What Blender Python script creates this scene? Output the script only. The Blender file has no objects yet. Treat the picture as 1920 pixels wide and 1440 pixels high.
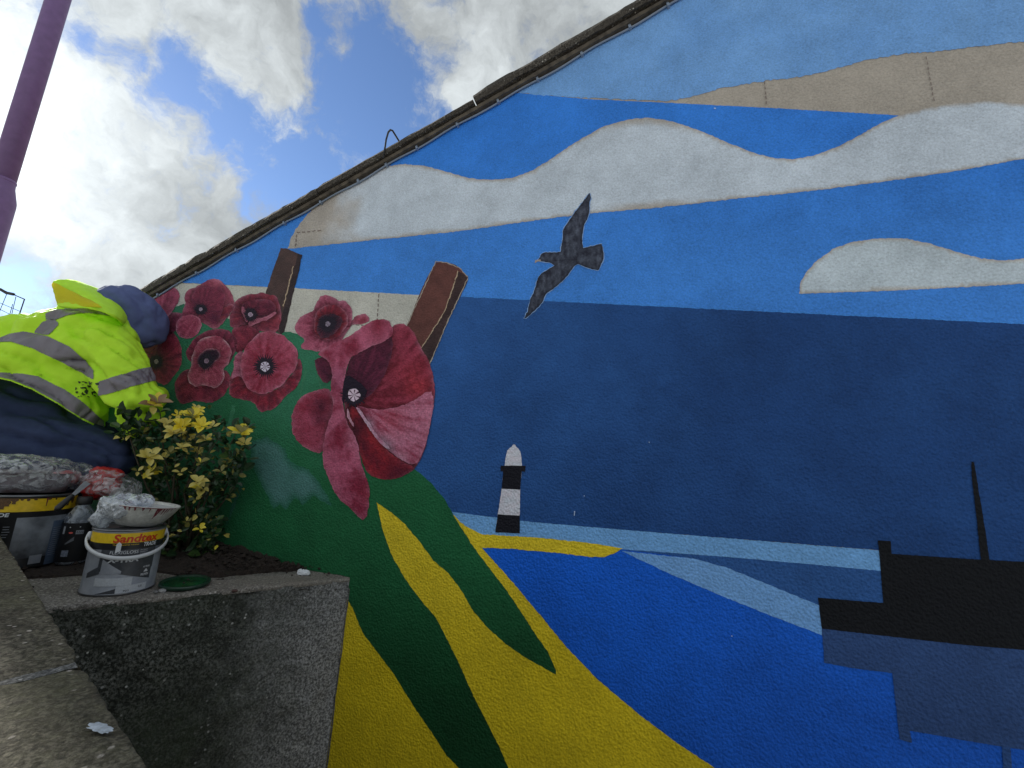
import bpy, bmesh, math, random
import numpy as np
from mathutils import Vector, Matrix, noise as mn
from mathutils.geometry import delaunay_2d_cdt
random.seed(7)
S = bpy.context.scene
COL = S.collection
R = math.radians

# ------------------------------------------------------------------ camera
F = 800.0                                     # focal length in photo pixels (1920 wide)
EYE = 1.6
up_c = Vector((0.069, 0.982, 0.174)).normalized()        # world up in camera axes (right, up, forward)
fw_c = (Vector((0, 0, 1)) - up_c * up_c.z).normalized()  # level forward
rt_c = Vector((up_c.y*fw_c.z-up_c.z*fw_c.y, up_c.z*fw_c.x-up_c.x*fw_c.z, up_c.x*fw_c.y-up_c.y*fw_c.x))
def c2w(v): return Vector((v.dot(rt_c), v.dot(fw_c), v.dot(up_c)))
cd = bpy.data.cameras.new('camera'); cam = bpy.data.objects.new('camera', cd); COL.objects.link(cam)
cd.sensor_width = 36; cd.lens = 36*F/1920; cd.clip_start = 0.02; cd.clip_end = 2000
X_, Y_, Z_ = c2w(Vector((1,0,0))), c2w(Vector((0,1,0))), c2w(Vector((0,0,-1)))
cam.matrix_world = Matrix(((X_.x,Y_.x,Z_.x,0),(X_.y,Y_.y,Z_.y,0),(X_.z,Y_.z,Z_.z,EYE),(0,0,0,1)))
S.camera = cam
CAM = Vector((0,0,EYE))
def ray(px, py): return c2w(Vector(((px-960)/F, (720-py)/F, 1)))
def at(px, py, z): return CAM + ray(px, py)*z            # point at a given depth
def lev(px, py, h):                                      # point at a given world height
    r = ray(px, py); return CAM + r*((h-EYE)/r.z)
WH = c2w(Vector((-.950, .011, .312))); WH.z = 0; WH.normalize()     # along the gable wall, to the left
WN = Vector((-WH.y, WH.x, 0));
W0 = at(960, 720, 1.32)
if (CAM-W0).dot(WN) < 0: WN = -WN
def wall(px, py, off=0.0):
    r = ray(px, py); t = (W0-CAM).dot(WN)/r.dot(WN)
    return CAM + r*t + WN*off

# ------------------------------------------------------------------ world, sun, exposure
sun_dir = ray(-75, 235).normalized()
sun_el = math.asin(sun_dir.z); sun_az = math.atan2(sun_dir.x, sun_dir.y)
W = bpy.data.worlds.new('World'); S.world = W; W.use_nodes = True
nt = W.node_tree; N = nt.nodes; L = nt.links; N.clear()
def nd(t, **k):
    n = N.new(t)
    for a, b in k.items(): setattr(n, a, b)
    return n
def mth(op, a, b=None, c=None, clamp=False):
    n = N.new('ShaderNodeMath'); n.operation = op; n.use_clamp = clamp
    for i, v in enumerate((a, b, c)):
        if v is None: continue
        if isinstance(v, (int, float)): n.inputs[i].default_value = v
        else: L.new(v, n.inputs[i])
    return n.outputs[0]
sky = nd('ShaderNodeTexSky'); sky.sky_type = 'NISHITA'; sky.sun_disc = False
sky.sun_elevation = sun_el; sky.sun_rotation = sun_az; sky.air_density = 1.0; sky.dust_density = .1; sky.ozone_density = 3.5
tc = nd('ShaderNodeTexCoord')
def wnoise(scale, detail, rough, vec, dist=0.0):
    n = nd('ShaderNodeTexNoise'); n.inputs['Scale'].default_value = scale; n.inputs['Detail'].default_value = detail
    n.inputs['Roughness'].default_value = rough; n.inputs['Distortion'].default_value = dist
    L.new(vec, n.inputs['Vector']); return n
vm = nd('ShaderNodeVectorMath', operation='NORMALIZE'); L.new(tc.outputs['Generated'], vm.inputs[0]); DIR = vm.outputs[0]
def warp(vec, scale, amt, detail=4):
    n = wnoise(scale, detail, .55, vec)
    s = nd('ShaderNodeVectorMath', operation='SUBTRACT'); L.new(n.outputs['Color'], s.inputs[0]); s.inputs[1].default_value = (.5,.5,.5)
    m = nd('ShaderNodeVectorMath', operation='SCALE'); L.new(s.outputs[0], m.inputs[0]); m.inputs['Scale'].default_value = amt
    a = nd('ShaderNodeVectorMath', operation='ADD'); L.new(vec, a.inputs[0]); L.new(m.outputs[0], a.inputs[1]); return a.outputs[0]
WD = warp(DIR, 7.0, .13, 6)
gap = None
for (x, y, r, w) in [(715,110,60,1),(705,190,85,1),(690,270,90,1),(600,320,85,1),(770,250,55,.8),(520,335,60,.9),(470,280,55,.9),
                     (415,225,48,.9),(365,165,48,.85),(335,105,40,.6),(300,190,34,.4),(245,110,34,.45),(170,72,30,.3),(612,80,34,.8),
                     (825,225,30,.5),(30,565,60,.8),(110,575,60,.3),(650,395,70,.9),(-200,560,120,.8)]:
    d0 = ray(x, y); ln = d0.length; d0 = d0.normalized()
    dn = nd('ShaderNodeVectorMath', operation='DISTANCE'); L.new(WD, dn.inputs[0]); dn.inputs[1].default_value = d0
    mr = nd('ShaderNodeMapRange', interpolation_type='SMOOTHSTEP'); L.new(dn.outputs['Value'], mr.inputs['Value'])
    rr = r/F/ln
    mr.inputs['From Min'].default_value = rr*.2; mr.inputs['From Max'].default_value = rr*2.0
    mr.inputs['To Min'].default_value = w; mr.inputs['To Max'].default_value = 0
    gap = mr.outputs[0] if gap is None else mth('MAXIMUM', gap, mr.outputs[0])
edge = wnoise(8, 9, .66, WD)
fine = wnoise(34, 5, .65, WD)
# cloud cover: mostly closed, broken where the gaps lie, wisps at the rims
cov = mth('SUBTRACT', 1.05, mth('MULTIPLY', gap, 1.3))
cov = mth('ADD', cov, mth('MULTIPLY', mth('SUBTRACT', edge.outputs['Fac'], .5), 3.0))
cov = mth('ADD', cov, mth('MULTIPLY', mth('SUBTRACT', fine.outputs['Fac'], .5), 1.0))
cm = nd('ShaderNodeMapRange', interpolation_type='SMOOTHSTEP'); L.new(cov, cm.inputs['Value'])
cm.inputs['From Min'].default_value = .08; cm.inputs['From Max'].default_value = 1.02
# cloud brightness
bulk = wnoise(4.2, 8, .62, WD)
bm_ = nd('ShaderNodeMapRange'); L.new(bulk.outputs['Fac'], bm_.inputs['Value'])
bm_.inputs['From Min'].default_value = .41; bm_.inputs['From Max'].default_value = .62
bm_.inputs['To Min'].default_value = 2.4; bm_.inputs['To Max'].default_value = 4.0
sd = nd('ShaderNodeVectorMath', operation='DOT_PRODUCT'); L.new(DIR, sd.inputs[0]); sd.inputs[1].default_value = sun_dir
glow = mth('POWER', mth('MAXIMUM', sd.outputs['Value'], 0), 70)
br = mth('ADD', bm_.outputs[0], mth('MULTIPLY', glow, 5.0))
br = mth('MULTIPLY', br, mth('ADD', .8, mth('MULTIPLY', fine.outputs['Fac'], .4)))
cc = nd('ShaderNodeVectorMath', operation='SCALE'); cc.inputs[0].default_value = (.93, 1.0, 1.03); L.new(br, cc.inputs['Scale'])
sk = nd('ShaderNodeVectorMath', operation='MULTIPLY'); L.new(sky.outputs[0], sk.inputs[0]); sk.inputs[1].default_value = (.78, .79, .86)
mx = nd('ShaderNodeMix', data_type='RGBA'); L.new(cm.outputs[0], mx.inputs['Factor']); L.new(sk.outputs[0], mx.inputs['A']); L.new(cc.outputs[0], mx.inputs['B'])
bg = nd('ShaderNodeBackground'); bg.inputs['Strength'].default_value = 0.09; L.new(mx.outputs['Result'], bg.inputs[0])
wo = nd('ShaderNodeOutputWorld'); L.new(bg.outputs[0], wo.inputs[0])
sl = bpy.data.lights.new('sun', 'SUN'); sl.energy = 4.0; sl.angle = R(2.0); sl.color = (1, .95, .87)
so = bpy.data.objects.new('sun', sl); COL.objects.link(so); so.rotation_euler = sun_dir.to_track_quat('Z', 'Y').to_euler()
so.location = (0, 0, 8)
S.render.engine = 'CYCLES'
S.view_settings.view_transform = 'Standard'; S.view_settings.look = 'None'
S.view_settings.gamma = 1; S.view_settings.exposure = 1.06; S.view_settings.use_curve_mapping = False
S.render.resolution_x = 1024; S.render.resolution_y = 768

# ------------------------------------------------------------------ helpers
def tag(o, label=None, cat=None, group=None, kind=None):
    if label: o['label'] = label
    if cat: o['category'] = cat
    if group: o['group'] = group
    if kind: o['kind'] = kind
    return o
def worldloc(o):
    v = Vector(o.location)
    return v + worldloc(o.parent) if o.parent else v
def mobj(name, V, Fc, mat, parent=None, origin=None, smooth=False, cols=None):
    """verts in world space; the object's origin is its parent's (or 'origin')"""
    if parent is not None: org = worldloc(parent)
    else: org = Vector(origin) if origin is not None else Vector((0,0,0))
    me = bpy.data.meshes.new(name)
    me.from_pydata([tuple(Vector(v)-org) for v in V], [], [tuple(f) for f in Fc])
    if cols is not None:
        a = me.color_attributes.new('Col', 'FLOAT_COLOR', 'POINT')
        c = np.ones((len(V), 4), dtype=np.float32); c[:, :3] = np.asarray(cols)
        a.data.foreach_set('color', c.ravel())
    if smooth:
        me.polygons.foreach_set('use_smooth', [True]*len(me.polygons))
    me.materials.append(mat); me.update()
    o = bpy.data.objects.new(name, me); COL.objects.link(o)
    if parent is not None: o.parent = parent
    else: o.location = org
    return o
def empty(name, loc):
    o = bpy.data.objects.new(name, None); COL.objects.link(o); o.location = loc; o.empty_display_size = .05
    return o
class MB:
    def __init__(s): s.V = []; s.F = []
    def add(s, V, Fc):
        b = len(s.V); s.V += [Vector(v) for v in V]; s.F += [tuple(i+b for i in f) for f in Fc]; return s
    def hexa(s, a, b):         # a, b: two quads (4 points each) -> box between them
        return s.add(list(a)+list(b), [(3,2,1,0),(4,5,6,7),(0,1,5,4),(1,2,6,5),(2,3,7,6),(3,0,4,7)])
    def tube(s, pts, rad, n=8, caps=True):
        pts = [Vector(p) for p in pts]
        if not hasattr(rad, '__len__'): rad = [rad]*len(pts)
        b = len(s.V); prev = None
        for i, p in enumerate(pts):
            d = (pts[min(i+1, len(pts)-1)]-pts[max(i-1, 0)]).normalized()
            if prev is None:
                a = d.orthogonal().normalized()
            else:
                a = (prev - d*prev.dot(d)).normalized()
            prev = a; c = d.cross(a)
            for k in range(n):
                t = 2*math.pi*k/n
                s.V.append(p + (a*math.cos(t)+c*math.sin(t))*rad[i])
        for i in range(len(pts)-1):
            for k in range(n):
                k2 = (k+1) % n
                s.F.append((b+i*n+k, b+i*n+k2, b+(i+1)*n+k2, b+(i+1)*n+k))
        if caps:
            s.F.append(tuple(b+k for k in reversed(range(n)))); s.F.append(tuple(b+(len(pts)-1)*n+k for k in range(n)))
        return s
    def lathe(s, c, prof, n=40, axis=Vector((0,0,1)), a0=None, caps=True):   # prof: (radius, height)
        b = len(s.V); c = Vector(c)
        ax = axis.normalized(); u = (a0 or Vector((1,0,0))); u = (u-ax*u.dot(ax)).normalized(); w = ax.cross(u)
        for (r, h) in prof:
            for k in range(n):
                t = 2*math.pi*k/n; s.V.append(c+ax*h+(u*math.cos(t)+w*math.sin(t))*r)
        for i in range(len(prof)-1):
            for k in range(n):
                k2 = (k+1) % n; s.F.append((b+i*n+k, b+i*n+k2, b+(i+1)*n+k2, b+(i+1)*n+k))
        if caps:
            s.F.append(tuple(b+k for k in reversed(range(n)))); s.F.append(tuple(b+(len(prof)-1)*n+k for k in range(n)))
        return s
    def build(s, name, mat, parent=None, origin=None, smooth=False):
        return mobj(name, s.V, s.F, mat, parent, origin, smooth)

def lin(c):
    c = c/255.0
    return c/12.92 if c <= .04045 else ((c+.055)/1.055)**2.4
GAIN = 1.8
def C(r, g, b, gain=None):        # colour read off the photo -> paint albedo
    k = gain or GAIN
    c = [lin(v)*k for v in (r, g, b)]; m = max(c); k2 = .88/m if m > .88 else 1
    return tuple(v*k2 for v in c)

def mat(name, col=(.5,.5,.5), rough=.6, metal=0.0, bump=0.0, bscale=80, bdist=.002, var=0.0, vscale=20, col2=None, spec=.5, vertex=False, trans=0.0,
        obj=True, detail=4, rvar=0.0):
    m = bpy.data.materials.new(name); m.use_nodes = True
    t = m.node_tree; b = t.nodes['Principled BSDF']
    b.inputs['Roughness'].default_value = rough; b.inputs['Metallic'].default_value = metal
    b.inputs['Specular IOR Level'].default_value = spec
    b.inputs['Base Color'].default_value = (*col, 1)
    tcn = t.nodes.new('ShaderNodeTexCoord'); co = tcn.outputs['Object']
    def noise(sc, det=4, ro=.55):
        n = t.nodes.new('ShaderNodeTexNoise'); n.inputs['Scale'].default_value = sc; n.inputs['Detail'].default_value = det
        n.inputs['Roughness'].default_value = ro; t.links.new(co, n.inputs['Vector']); return n.outputs['Fac']
    base = None
    if vertex:
        a = t.nodes.new('ShaderNodeVertexColor'); a.layer_name = 'Col'; base = a.outputs[0]
    if var or col2:
        n = noise(vscale, detail)
        mr = t.nodes.new('ShaderNodeMapRange'); t.links.new(n, mr.inputs['Value'])
        mr.inputs['From Min'].default_value = .32; mr.inputs['From Max'].default_value = .68
        mr.inputs['To Min'].default_value = 0; mr.inputs['To Max'].default_value = 1
        mxx = t.nodes.new('ShaderNodeMix'); mxx.data_type = 'RGBA'; t.links.new(mr.outputs[0], mxx.inputs['Factor'])
        if col2:
            mxx.inputs['A'].default_value = (*col, 1); mxx.inputs['B'].default_value = (*col2, 1); base = mxx.outputs['Result']
        if var:
            mr2 = t.nodes.new('ShaderNodeMapRange'); t.links.new(noise(vscale*3.1, 5), mr2.inputs['Value'])
            mr2.inputs['From Min'].default_value = .3; mr2.inputs['From Max'].default_value = .7
            mr2.inputs['To Min'].default_value = 1-var; mr2.inputs['To Max'].default_value = 1+var
            vs = t.nodes.new('ShaderNodeVectorMath'); vs.operation = 'SCALE'; t.links.new(mr2.outputs[0], vs.inputs['Scale'])
            if base is not None: t.links.new(base, vs.inputs[0])
            else: vs.inputs[0].default_value = col
            base = vs.outputs[0]
    if base is not None: t.links.new(base, b.inputs['Base Color'])
    if bump:
        bp = t.nodes.new('ShaderNodeBump'); bp.inputs['Strength'].default_value = bump; bp.inputs['Distance'].default_value = bdist
        t.links.new(noise(bscale, 5, .6), bp.inputs['Height']); t.links.new(bp.outputs[0], b.inputs['Normal'])
    if trans:
        tr = t.nodes.new('ShaderNodeBsdfTranslucent')
        if base is not None: t.links.new(base, tr.inputs[0])
        else: tr.inputs[0].default_value = (*col, 1)
        ms = t.nodes.new('ShaderNodeMixShader'); ms.inputs[0].default_value = trans
        out = t.nodes['Material Output']
        t.links.new(b.outputs[0], ms.inputs[1]); t.links.new(tr.outputs[0], ms.inputs[2]); t.links.new(ms.outputs[0], out.inputs[0])
    return m

def roughcast(name, vertex=True, col=(.4,.36,.3)):
    """masonry paint over roughcast render"""
    m = bpy.data.materials.new(name); m.use_nodes = True
    t = m.node_tree; b = t.nodes['Principled BSDF']; b.inputs['Roughness'].default_value = .72; b.inputs['Specular IOR Level'].default_value = .22
    co = t.nodes.new('ShaderNodeTexCoord').outputs['Object']
    def tn(sc, det, ro): 
        n = t.nodes.new('ShaderNodeTexNoise'); n.inputs['Scale'].default_value = sc; n.inputs['Detail'].default_value = det
        n.inputs['Roughness'].default_value = ro; t.links.new(co, n.inputs['Vector']); return n.outputs['Fac']
    vo = t.nodes.new('ShaderNodeTexVoronoi'); vo.feature = 'SMOOTH_F1'; vo.inputs['Scale'].default_value = 150; vo.inputs['Smoothness'].default_value = .7
    t.links.new(co, vo.inputs['Vector'])
    def ma(op, a, b_):
        n = t.nodes.new('ShaderNodeMath'); n.operation = op
        for i, v in enumerate((a, b_)):
            if isinstance(v, (int, float)): n.inputs[i].default_value = v
            else: t.links.new(v, n.inputs[i])
        return n.outputs[0]
    n1 = tn(200, 3, .6); n2 = tn(60, 3, .5); n3 = tn(420, 2, .5); n4 = tn(5, 4, .5)
    h = ma('ADD', ma('MULTIPLY', vo.outputs['Distance'], -.9), ma('ADD', ma('MULTIPLY', n1, 1.0), ma('ADD', ma('MULTIPLY', n2, .9), ma('MULTIPLY', n3, .25))))
    bp = t.nodes.new('ShaderNodeBump'); bp.inputs['Strength'].default_value = .78; bp.inputs['Distance'].default_value = .0038
    t.links.new(h, bp.inputs['Height']); t.links.new(bp.outputs[0], b.inputs['Normal'])
    mr = t.nodes.new('ShaderNodeMapRange'); t.links.new(ma('ADD', ma('MULTIPLY', n1, .45), ma('ADD', ma('MULTIPLY', n4, .30), ma('MULTIPLY', tn(16, 5, .65), .25))), mr.inputs['Value'])
    mr.inputs['From Min'].default_value = .37; mr.inputs['From Max'].default_value = .63; mr.inputs['To Min'].default_value = .76; mr.inputs['To Max'].default_value = 1.2
    vs = t.nodes.new('ShaderNodeVectorMath'); vs.operation = 'SCALE'; t.links.new(mr.outputs[0], vs.inputs['Scale'])
    if vertex:
        a = t.nodes.new('ShaderNodeVertexColor'); a.layer_name = 'Col'; t.links.new(a.outputs[0], vs.inputs[0])
    else: vs.inputs[0].default_value = col
    t.links.new(vs.outputs[0], b.inputs['Base Color'])
    return m

def concrete(name, dark, light, speck, sc=1.0, grime=None, bump=.8, clean=None):
    m = bpy.data.materials.new(name); m.use_nodes = True
    t = m.node_tree; b = t.nodes['Principled BSDF']; b.inputs['Roughness'].default_value = .9; b.inputs['Specular IOR Level'].default_value = .25
    co = t.nodes.new('ShaderNodeTexCoord').outputs['Object']
    def tn(s, det, ro):
        n = t.nodes.new('ShaderNodeTexNoise'); n.inputs['Scale'].default_value = s*sc; n.inputs['Detail'].default_value = det
        n.inputs['Roughness'].default_value = ro; t.links.new(co, n.inputs['Vector']); return n.outputs['Fac']
    def ramp(v, a, c):
        r = t.nodes.new('ShaderNodeMapRange'); r.interpolation_type = 'SMOOTHSTEP'; t.links.new(v, r.inputs['Value']); r.inputs['From Min'].default_value = a; r.inputs['From Max'].default_value = c
        return r.outputs[0]
    def mix(f, a, c):
        x = t.nodes.new('ShaderNodeMix'); x.data_type = 'RGBA'; t.links.new(f, x.inputs['Factor'])
        for k, v in (('A', a), ('B', c)):
            if isinstance(v, tuple): x.inputs[k].default_value = (*v, 1)
            else: t.links.new(v, x.inputs[k])
        return x.outputs['Result']
    c = mix(ramp(tn(9, 8, .75), .38, .62), dark, light)
    c = mix(ramp(tn(150, 3, .7), .40, .62), tuple(v*.45 for v in dark), c)
    vo = t.nodes.new('ShaderNodeTexVoronoi'); vo.inputs['Scale'].default_value = 85*sc; t.links.new(co, vo.inputs['Vector'])
    n = ramp(vo.outputs['Distance'], .30, .16)
    sep = t.nodes.new('ShaderNodeSeparateColor'); t.links.new(vo.outputs['Color'], sep.inputs[0])
    k = t.nodes.new('ShaderNodeMath'); k.operation = 'MULTIPLY'; t.links.new(n, k.inputs[0]); t.links.new(ramp(sep.outputs[0], .78, .9), k.inputs[1])
    c = mix(k.outputs[0], c, speck)
    if grime: c = mix(ramp(tn(4.5, 8, .8), .40, .66), c, grime)
    if clean:      # moss thins out towards one end
        d_ = t.nodes.new('ShaderNodeVectorMath'); d_.operation = 'DOT_PRODUCT'; t.links.new(co, d_.inputs[0]); d_.inputs[1].default_value = clean[0]
        s_ = t.nodes.new('ShaderNodeMath'); s_.operation = 'ADD'; t.links.new(d_.outputs['Value'], s_.inputs[0])
        q_ = t.nodes.new('ShaderNodeMath'); q_.operation = 'MULTIPLY'; t.links.new(tn(7, 8, .75), q_.inputs[0]); q_.inputs[1].default_value = .5; t.links.new(q_.outputs[0], s_.inputs[1])
        c = mix(ramp(s_.outputs[0], clean[1], clean[2]), mix(ramp(tn(170, 3, .7), .38, .62), clean[3], clean[4]), c)
    gr = t.nodes.new('ShaderNodeMapRange'); t.links.new(tn(190, 4, .75), gr.inputs['Value']); gr.inputs['From Min'].default_value = .36; gr.inputs['From Max'].default_value = .64
    gr.inputs['To Min'].default_value = .66; gr.inputs['To Max'].default_value = 1.4
    gs = t.nodes.new('ShaderNodeVectorMath'); gs.operation = 'SCALE'; t.links.new(c, gs.inputs[0]); t.links.new(gr.outputs[0], gs.inputs['Scale']); c = gs.outputs[0]
    t.links.new(c, b.inputs['Base Color'])
    bp = t.nodes.new('ShaderNodeBump'); bp.inputs['Strength'].default_value = bump; bp.inputs['Distance'].default_value = .004
    a = t.nodes.new('ShaderNodeMath'); a.operation = 'ADD'; t.links.new(tn(120, 6, .7), a.inputs[0]); t.links.new(tn(30, 4, .6), a.inputs[1])
    t.links.new(a.outputs[0], bp.inputs['Height']); t.links.new(bp.outputs[0], b.inputs['Normal'])
    return m

# ------------------------------------------------------------------ materials
M_PAINT = roughcast('masonry_paint_on_roughcast')
M_RENDER = roughcast('bare_roughcast', False, C(142, 135, 127))
M_VERGE = concrete('weathered_verge', (.085,.074,.062), (.21,.195,.17), (.5,.48,.44), 1.2, (.06,.052,.044))
M_TIMBER = mat('old_verge_mortar', (.15,.125,.095), .9, bump=.7, bscale=60, bdist=.004, col2=(.05,.042,.035), vscale=30)
M_PLANTER = concrete('mossy_concrete', (.05,.055,.045), (.24,.245,.235), (.45,.45,.43), 1.0, (.04,.05,.035))
M_RIM = concrete('planter_rim_concrete', (.27,.25,.225), (.46,.44,.41), (.62,.6,.57), 1.1, (.20,.18,.155))
M_SLAB = concrete('pebbly_coping_concrete', (.10,.088,.064), (.20,.18,.14), (.5,.45,.4), 1.15, (.10,.094,.058))
M_MORTAR = concrete('pale_mortar', (.17,.17,.165), (.33,.33,.32), (.4,.4,.4), 1.5)
M_GROUND = mat('ground_paving', (.42,.41,.39), .9, bump=.4, bscale=40, col2=(.34,.335,.32), vscale=3, var=.15)
M_SOIL = mat('dark_soil', (.018,.012,.010), .95, bump=1, bscale=90, bdist=.008, col2=(.04,.028,.022), vscale=60, var=.4)
M_BRICK = mat('side_wall_render', (.35,.33,.3), .9, bump=.5, bscale=120, var=.1)
M_ROOF = mat('roof_tiles', (.12,.08,.065), .9, bump=.6, bscale=50, var=.2)
M_POLE = mat('purple_grey_paint', (.19,.11,.28), .5, bump=.1, bscale=60, var=.12, vscale=8)
M_CABLE = mat('grey_cable', (.24,.30,.40), .6)
M_BLACK = mat('black_plastic', (.012,.012,.013), .45)
M_NAVY = mat('navy_fleece', (.032,.046,.10), .95, bump=.3, bscale=260, bdist=.002, var=.12, vscale=12, spec=.2)
M_HOODN = mat('navy_hood_cotton', (.11,.14,.29), .95, bump=.3, bscale=300, bdist=.002, var=.1, vscale=12, spec=.2)
M_VIS = mat('fluorescent_yellow_fabric', (.58,.95,.04), .6, bump=.25, bscale=40, bdist=.004, trans=.12, var=.05, vscale=10, spec=.25)
M_VISIN = mat('yellow_hood_lining', (.85,.78,.02), .7, trans=.45, bump=.2, bscale=40)
M_TAPE = mat('silver_reflective_tape', (.20,.185,.21), .55, bump=.2, bscale=400, bdist=.001, metal=.25, var=.06, vscale=14)
M_SKIN = mat('skin', (.42,.22,.16), .5)
M_BOOT = mat('boot_leather', (.04,.035,.03), .7)
M_STAIN = mat('dark_green_paint_marks', (.012,.03,.012), .6)

# ------------------------------------------------------------------ ground and building shell
g = 300.0
gob = mobj('ground', [(-g,-g,0),(g,-g,0),(g,g,0),(-g,g,0)], [(0,1,2,3)], M_GROUND); tag(gob, kind='structure')

rk0 = wall(281, 558); rk1 = wall(1253, 5); rd = rk1-rk0
def on_rake(s):            # s = horizontal distance along the wall from rk0 to the right
    h = Vector((rd.x, rd.y, 0)).length; return rk0 + rd*(s/h)
Lend = 1.1; Rend = 3.4
pl = on_rake(-Lend); pr = on_rake(Rend)
DEPTH = 4.5
B = -WN*DEPTH
wl = Vector((pl.x, pl.y, 0)); wr = Vector((pr.x, pr.y, 0))
apex_r = pr; far_r = pr - WH*1.6; far_r.z = pr.z-.7; wfr = Vector((far_r.x, far_r.y, 0))
T = -WN*.22
gw = MB()
front = [wl, wfr, far_r, pr, pl]
n = 5
V = front + [p+T for p in front]
gw.add(V, [(0,1,2,3,4), (9,8,7,6,5)] + [(i, (i+5), ((i+1) % 5)+5, (i+1) % 5) for i in range(5)])
WALL = gw.build('gable_wall', M_RENDER, None, wl)
tag(WALL, 'roughcast gable wall covered by a mural of poppies, sea, clouds, lighthouse and ship', 'wall')
def quadbox(a, b, c, d, off):
    m = MB(); m.hexa([a, b, c, d], [a+off, b+off, c+off, d+off]); return m
sw = quadbox(wl+T*1.02, wl+B, pl+B-Vector((0,0,.03)), pl+T*1.02-Vector((0,0,.03)), WH*-.2)
bld = empty('building', wl+B*.5)
sw.build('side_wall', M_BRICK, bld)
rf = quadbox(pl-Vector((0,0,.0))+WH*.12+T, pr+T, pr+B, pl+WH*.12+B, Vector((0,0,.05)))
rf.build('roof', M_ROOF, bld)
rf = quadbox(pr+T, far_r+T, far_r+B, pr+B, Vector((0,0,.05))); rf.build('roof', M_ROOF, bld)
bw = quadbox(wl+B, wfr+B, far_r+B-Vector((0,0,.03)), pr+B-Vector((0,0,.03)), WN*.2)
bw.build('rear_wall', M_BRICK, bld)
tag(bld, 'roof and rear walls of the low building behind the mural gable', 'building')

# ------------------------------------------------------------------ verge: coping pieces along the rake
UPN = rd.normalized().cross(WN).normalized()
if UPN.z < 0: UPN = -UPN
RD = rd.normalized()
def rakes(px):      # distance along the rake for an image column measured on the rake line
    p = wall(px, 558-(px-281)*.569); return (p-rk0).dot(RD)
joints = [rakes(x) for x in (150, 362, 607, 897, 1262)]
step = joints[-1]-joints[-2]
joints += [joints[-1]+step*k for k in range(1, 8)]
joints = [j for j in joints if j < Rend/math.cos(math.atan2(rd.z, Vector((rd.x, rd.y, 0)).length))]
joints = [-Lend-.05]+joints
def rough_box(s0, s1, lo, hi, out, back, jit, seed, seg=.028, tail=0.0, bm_=None):
    """a weathered bar lying along the rake, ragged edges"""
    k = max(2, int((s1-s0)/seg)); V = []; Fc = []
    for i in range(k+1):
        s = s0+(s1-s0)*i/k
        j = lambda q: mn.noise(Vector((s*9, q*3.7, seed)))*jit + mn.noise(Vector((s*38, q*3.7, seed)))*jit*.6
        t0 = hi + (tail*(i/k))
        e = 0.0
        if i in (0, k): e = -jit*.9
        pts = [(out+j(1), lo+j(2)), (out+.004+j(3), (lo+t0)/2+j(8)*.5), (out-.003+j(4), t0+j(5)+e), (-back, t0+j(6)+e), (-back, lo)]
        for (o, h) in pts: V.append(rk0+RD*s+UPN*h+WN*o)
        if i:
            b = (i-1)*5
            for q in range(5):
                q2 = (q+1) % 5; Fc.append((b+q, b+q2, b+5+q2, b+5+q))
    Fc.append((0,1,2,3,4)); Fc.append(tuple(k*5+q for q in (4,3,2,1,0)))
    return V, Fc
for i in range(len(joints)-1):
    s0, s1 = joints[i]+.002, joints[i+1]-.002
    hi_, tl_ = [(.044,-.002), (.044,-.004), (.042,-.008), (.038,-.012)][i] if i < 4 else (.046, -.003)
    V, Fc = rough_box(s0, s1, .005+(.003 if i >= 4 else 0), hi_, .032, .2, .0042, i*7.3, tail=tl_)
    o = mobj('coping_slab', V, Fc, M_VERGE, WALL)
    V, Fc = rough_box(s0-.003, s1+.003, -.012, .0055, .020, .2, .003, i*3.3+50)
    mobj('bedding_mortar', V, Fc, M_TIMBER, WALL)

# ------------------------------------------------------------------ mural
def chaikin(P, it=2):
    for _ in range(it):
        Q = []
        for i in range(len(P)):
            a, b = P[i], P[(i+1) % len(P)]
            Q.append((a[0]*.75+b[0]*.25, a[1]*.75+b[1]*.25)); Q.append((a[0]*.25+b[0]*.75, a[1]*.25+b[1]*.75))
        P = Q
    return P
def resample(P, step=5.0, jit=1.0, seed=0.0):
    Q = []
    for i in range(len(P)):
        a, b = P[i], P[(i+1) % len(P)]
        d = math.hypot(b[0]-a[0], b[1]-a[1]); k = max(1, int(d/step))
        for j in range(k):
            t = j/k; x = a[0]+(b[0]-a[0])*t; y = a[1]+(b[1]-a[1])*t
            Q.append((x+mn.noise(Vector((x*.21, y*.21, seed)))*jit*1.3, y+mn.noise(Vector((x*.21, y*.21, seed+9)))*jit*1.3))
    return Q
def inside(P, X, Y):
    r = np.zeros(len(X), bool); n = len(P)
    for i in range(n):
        x0, y0 = P[i]; x1, y1 = P[(i+1) % n]
        if y0 == y1: continue
        c = ((y0 > Y) != (y1 > Y)) & (X < (x1-x0)*(Y-y0)/(y1-y0)+x0)
        r ^= c
    return r
def edist(P, X, Y):
    D = np.full(len(X), 1e9); n = len(P)
    for i in range(n):
        x0, y0 = P[i]; x1, y1 = P[(i+1) % n]; dx, dy = x1-x0, y1-y0; l = dx*dx+dy*dy+1e-9
        t = np.clip(((X-x0)*dx+(Y-y0)*dy)/l, 0, 1)
        D = np.minimum(D, np.hypot(X-x0-t*dx, Y-y0-t*dy))
    return D
LAY = .0002
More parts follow.
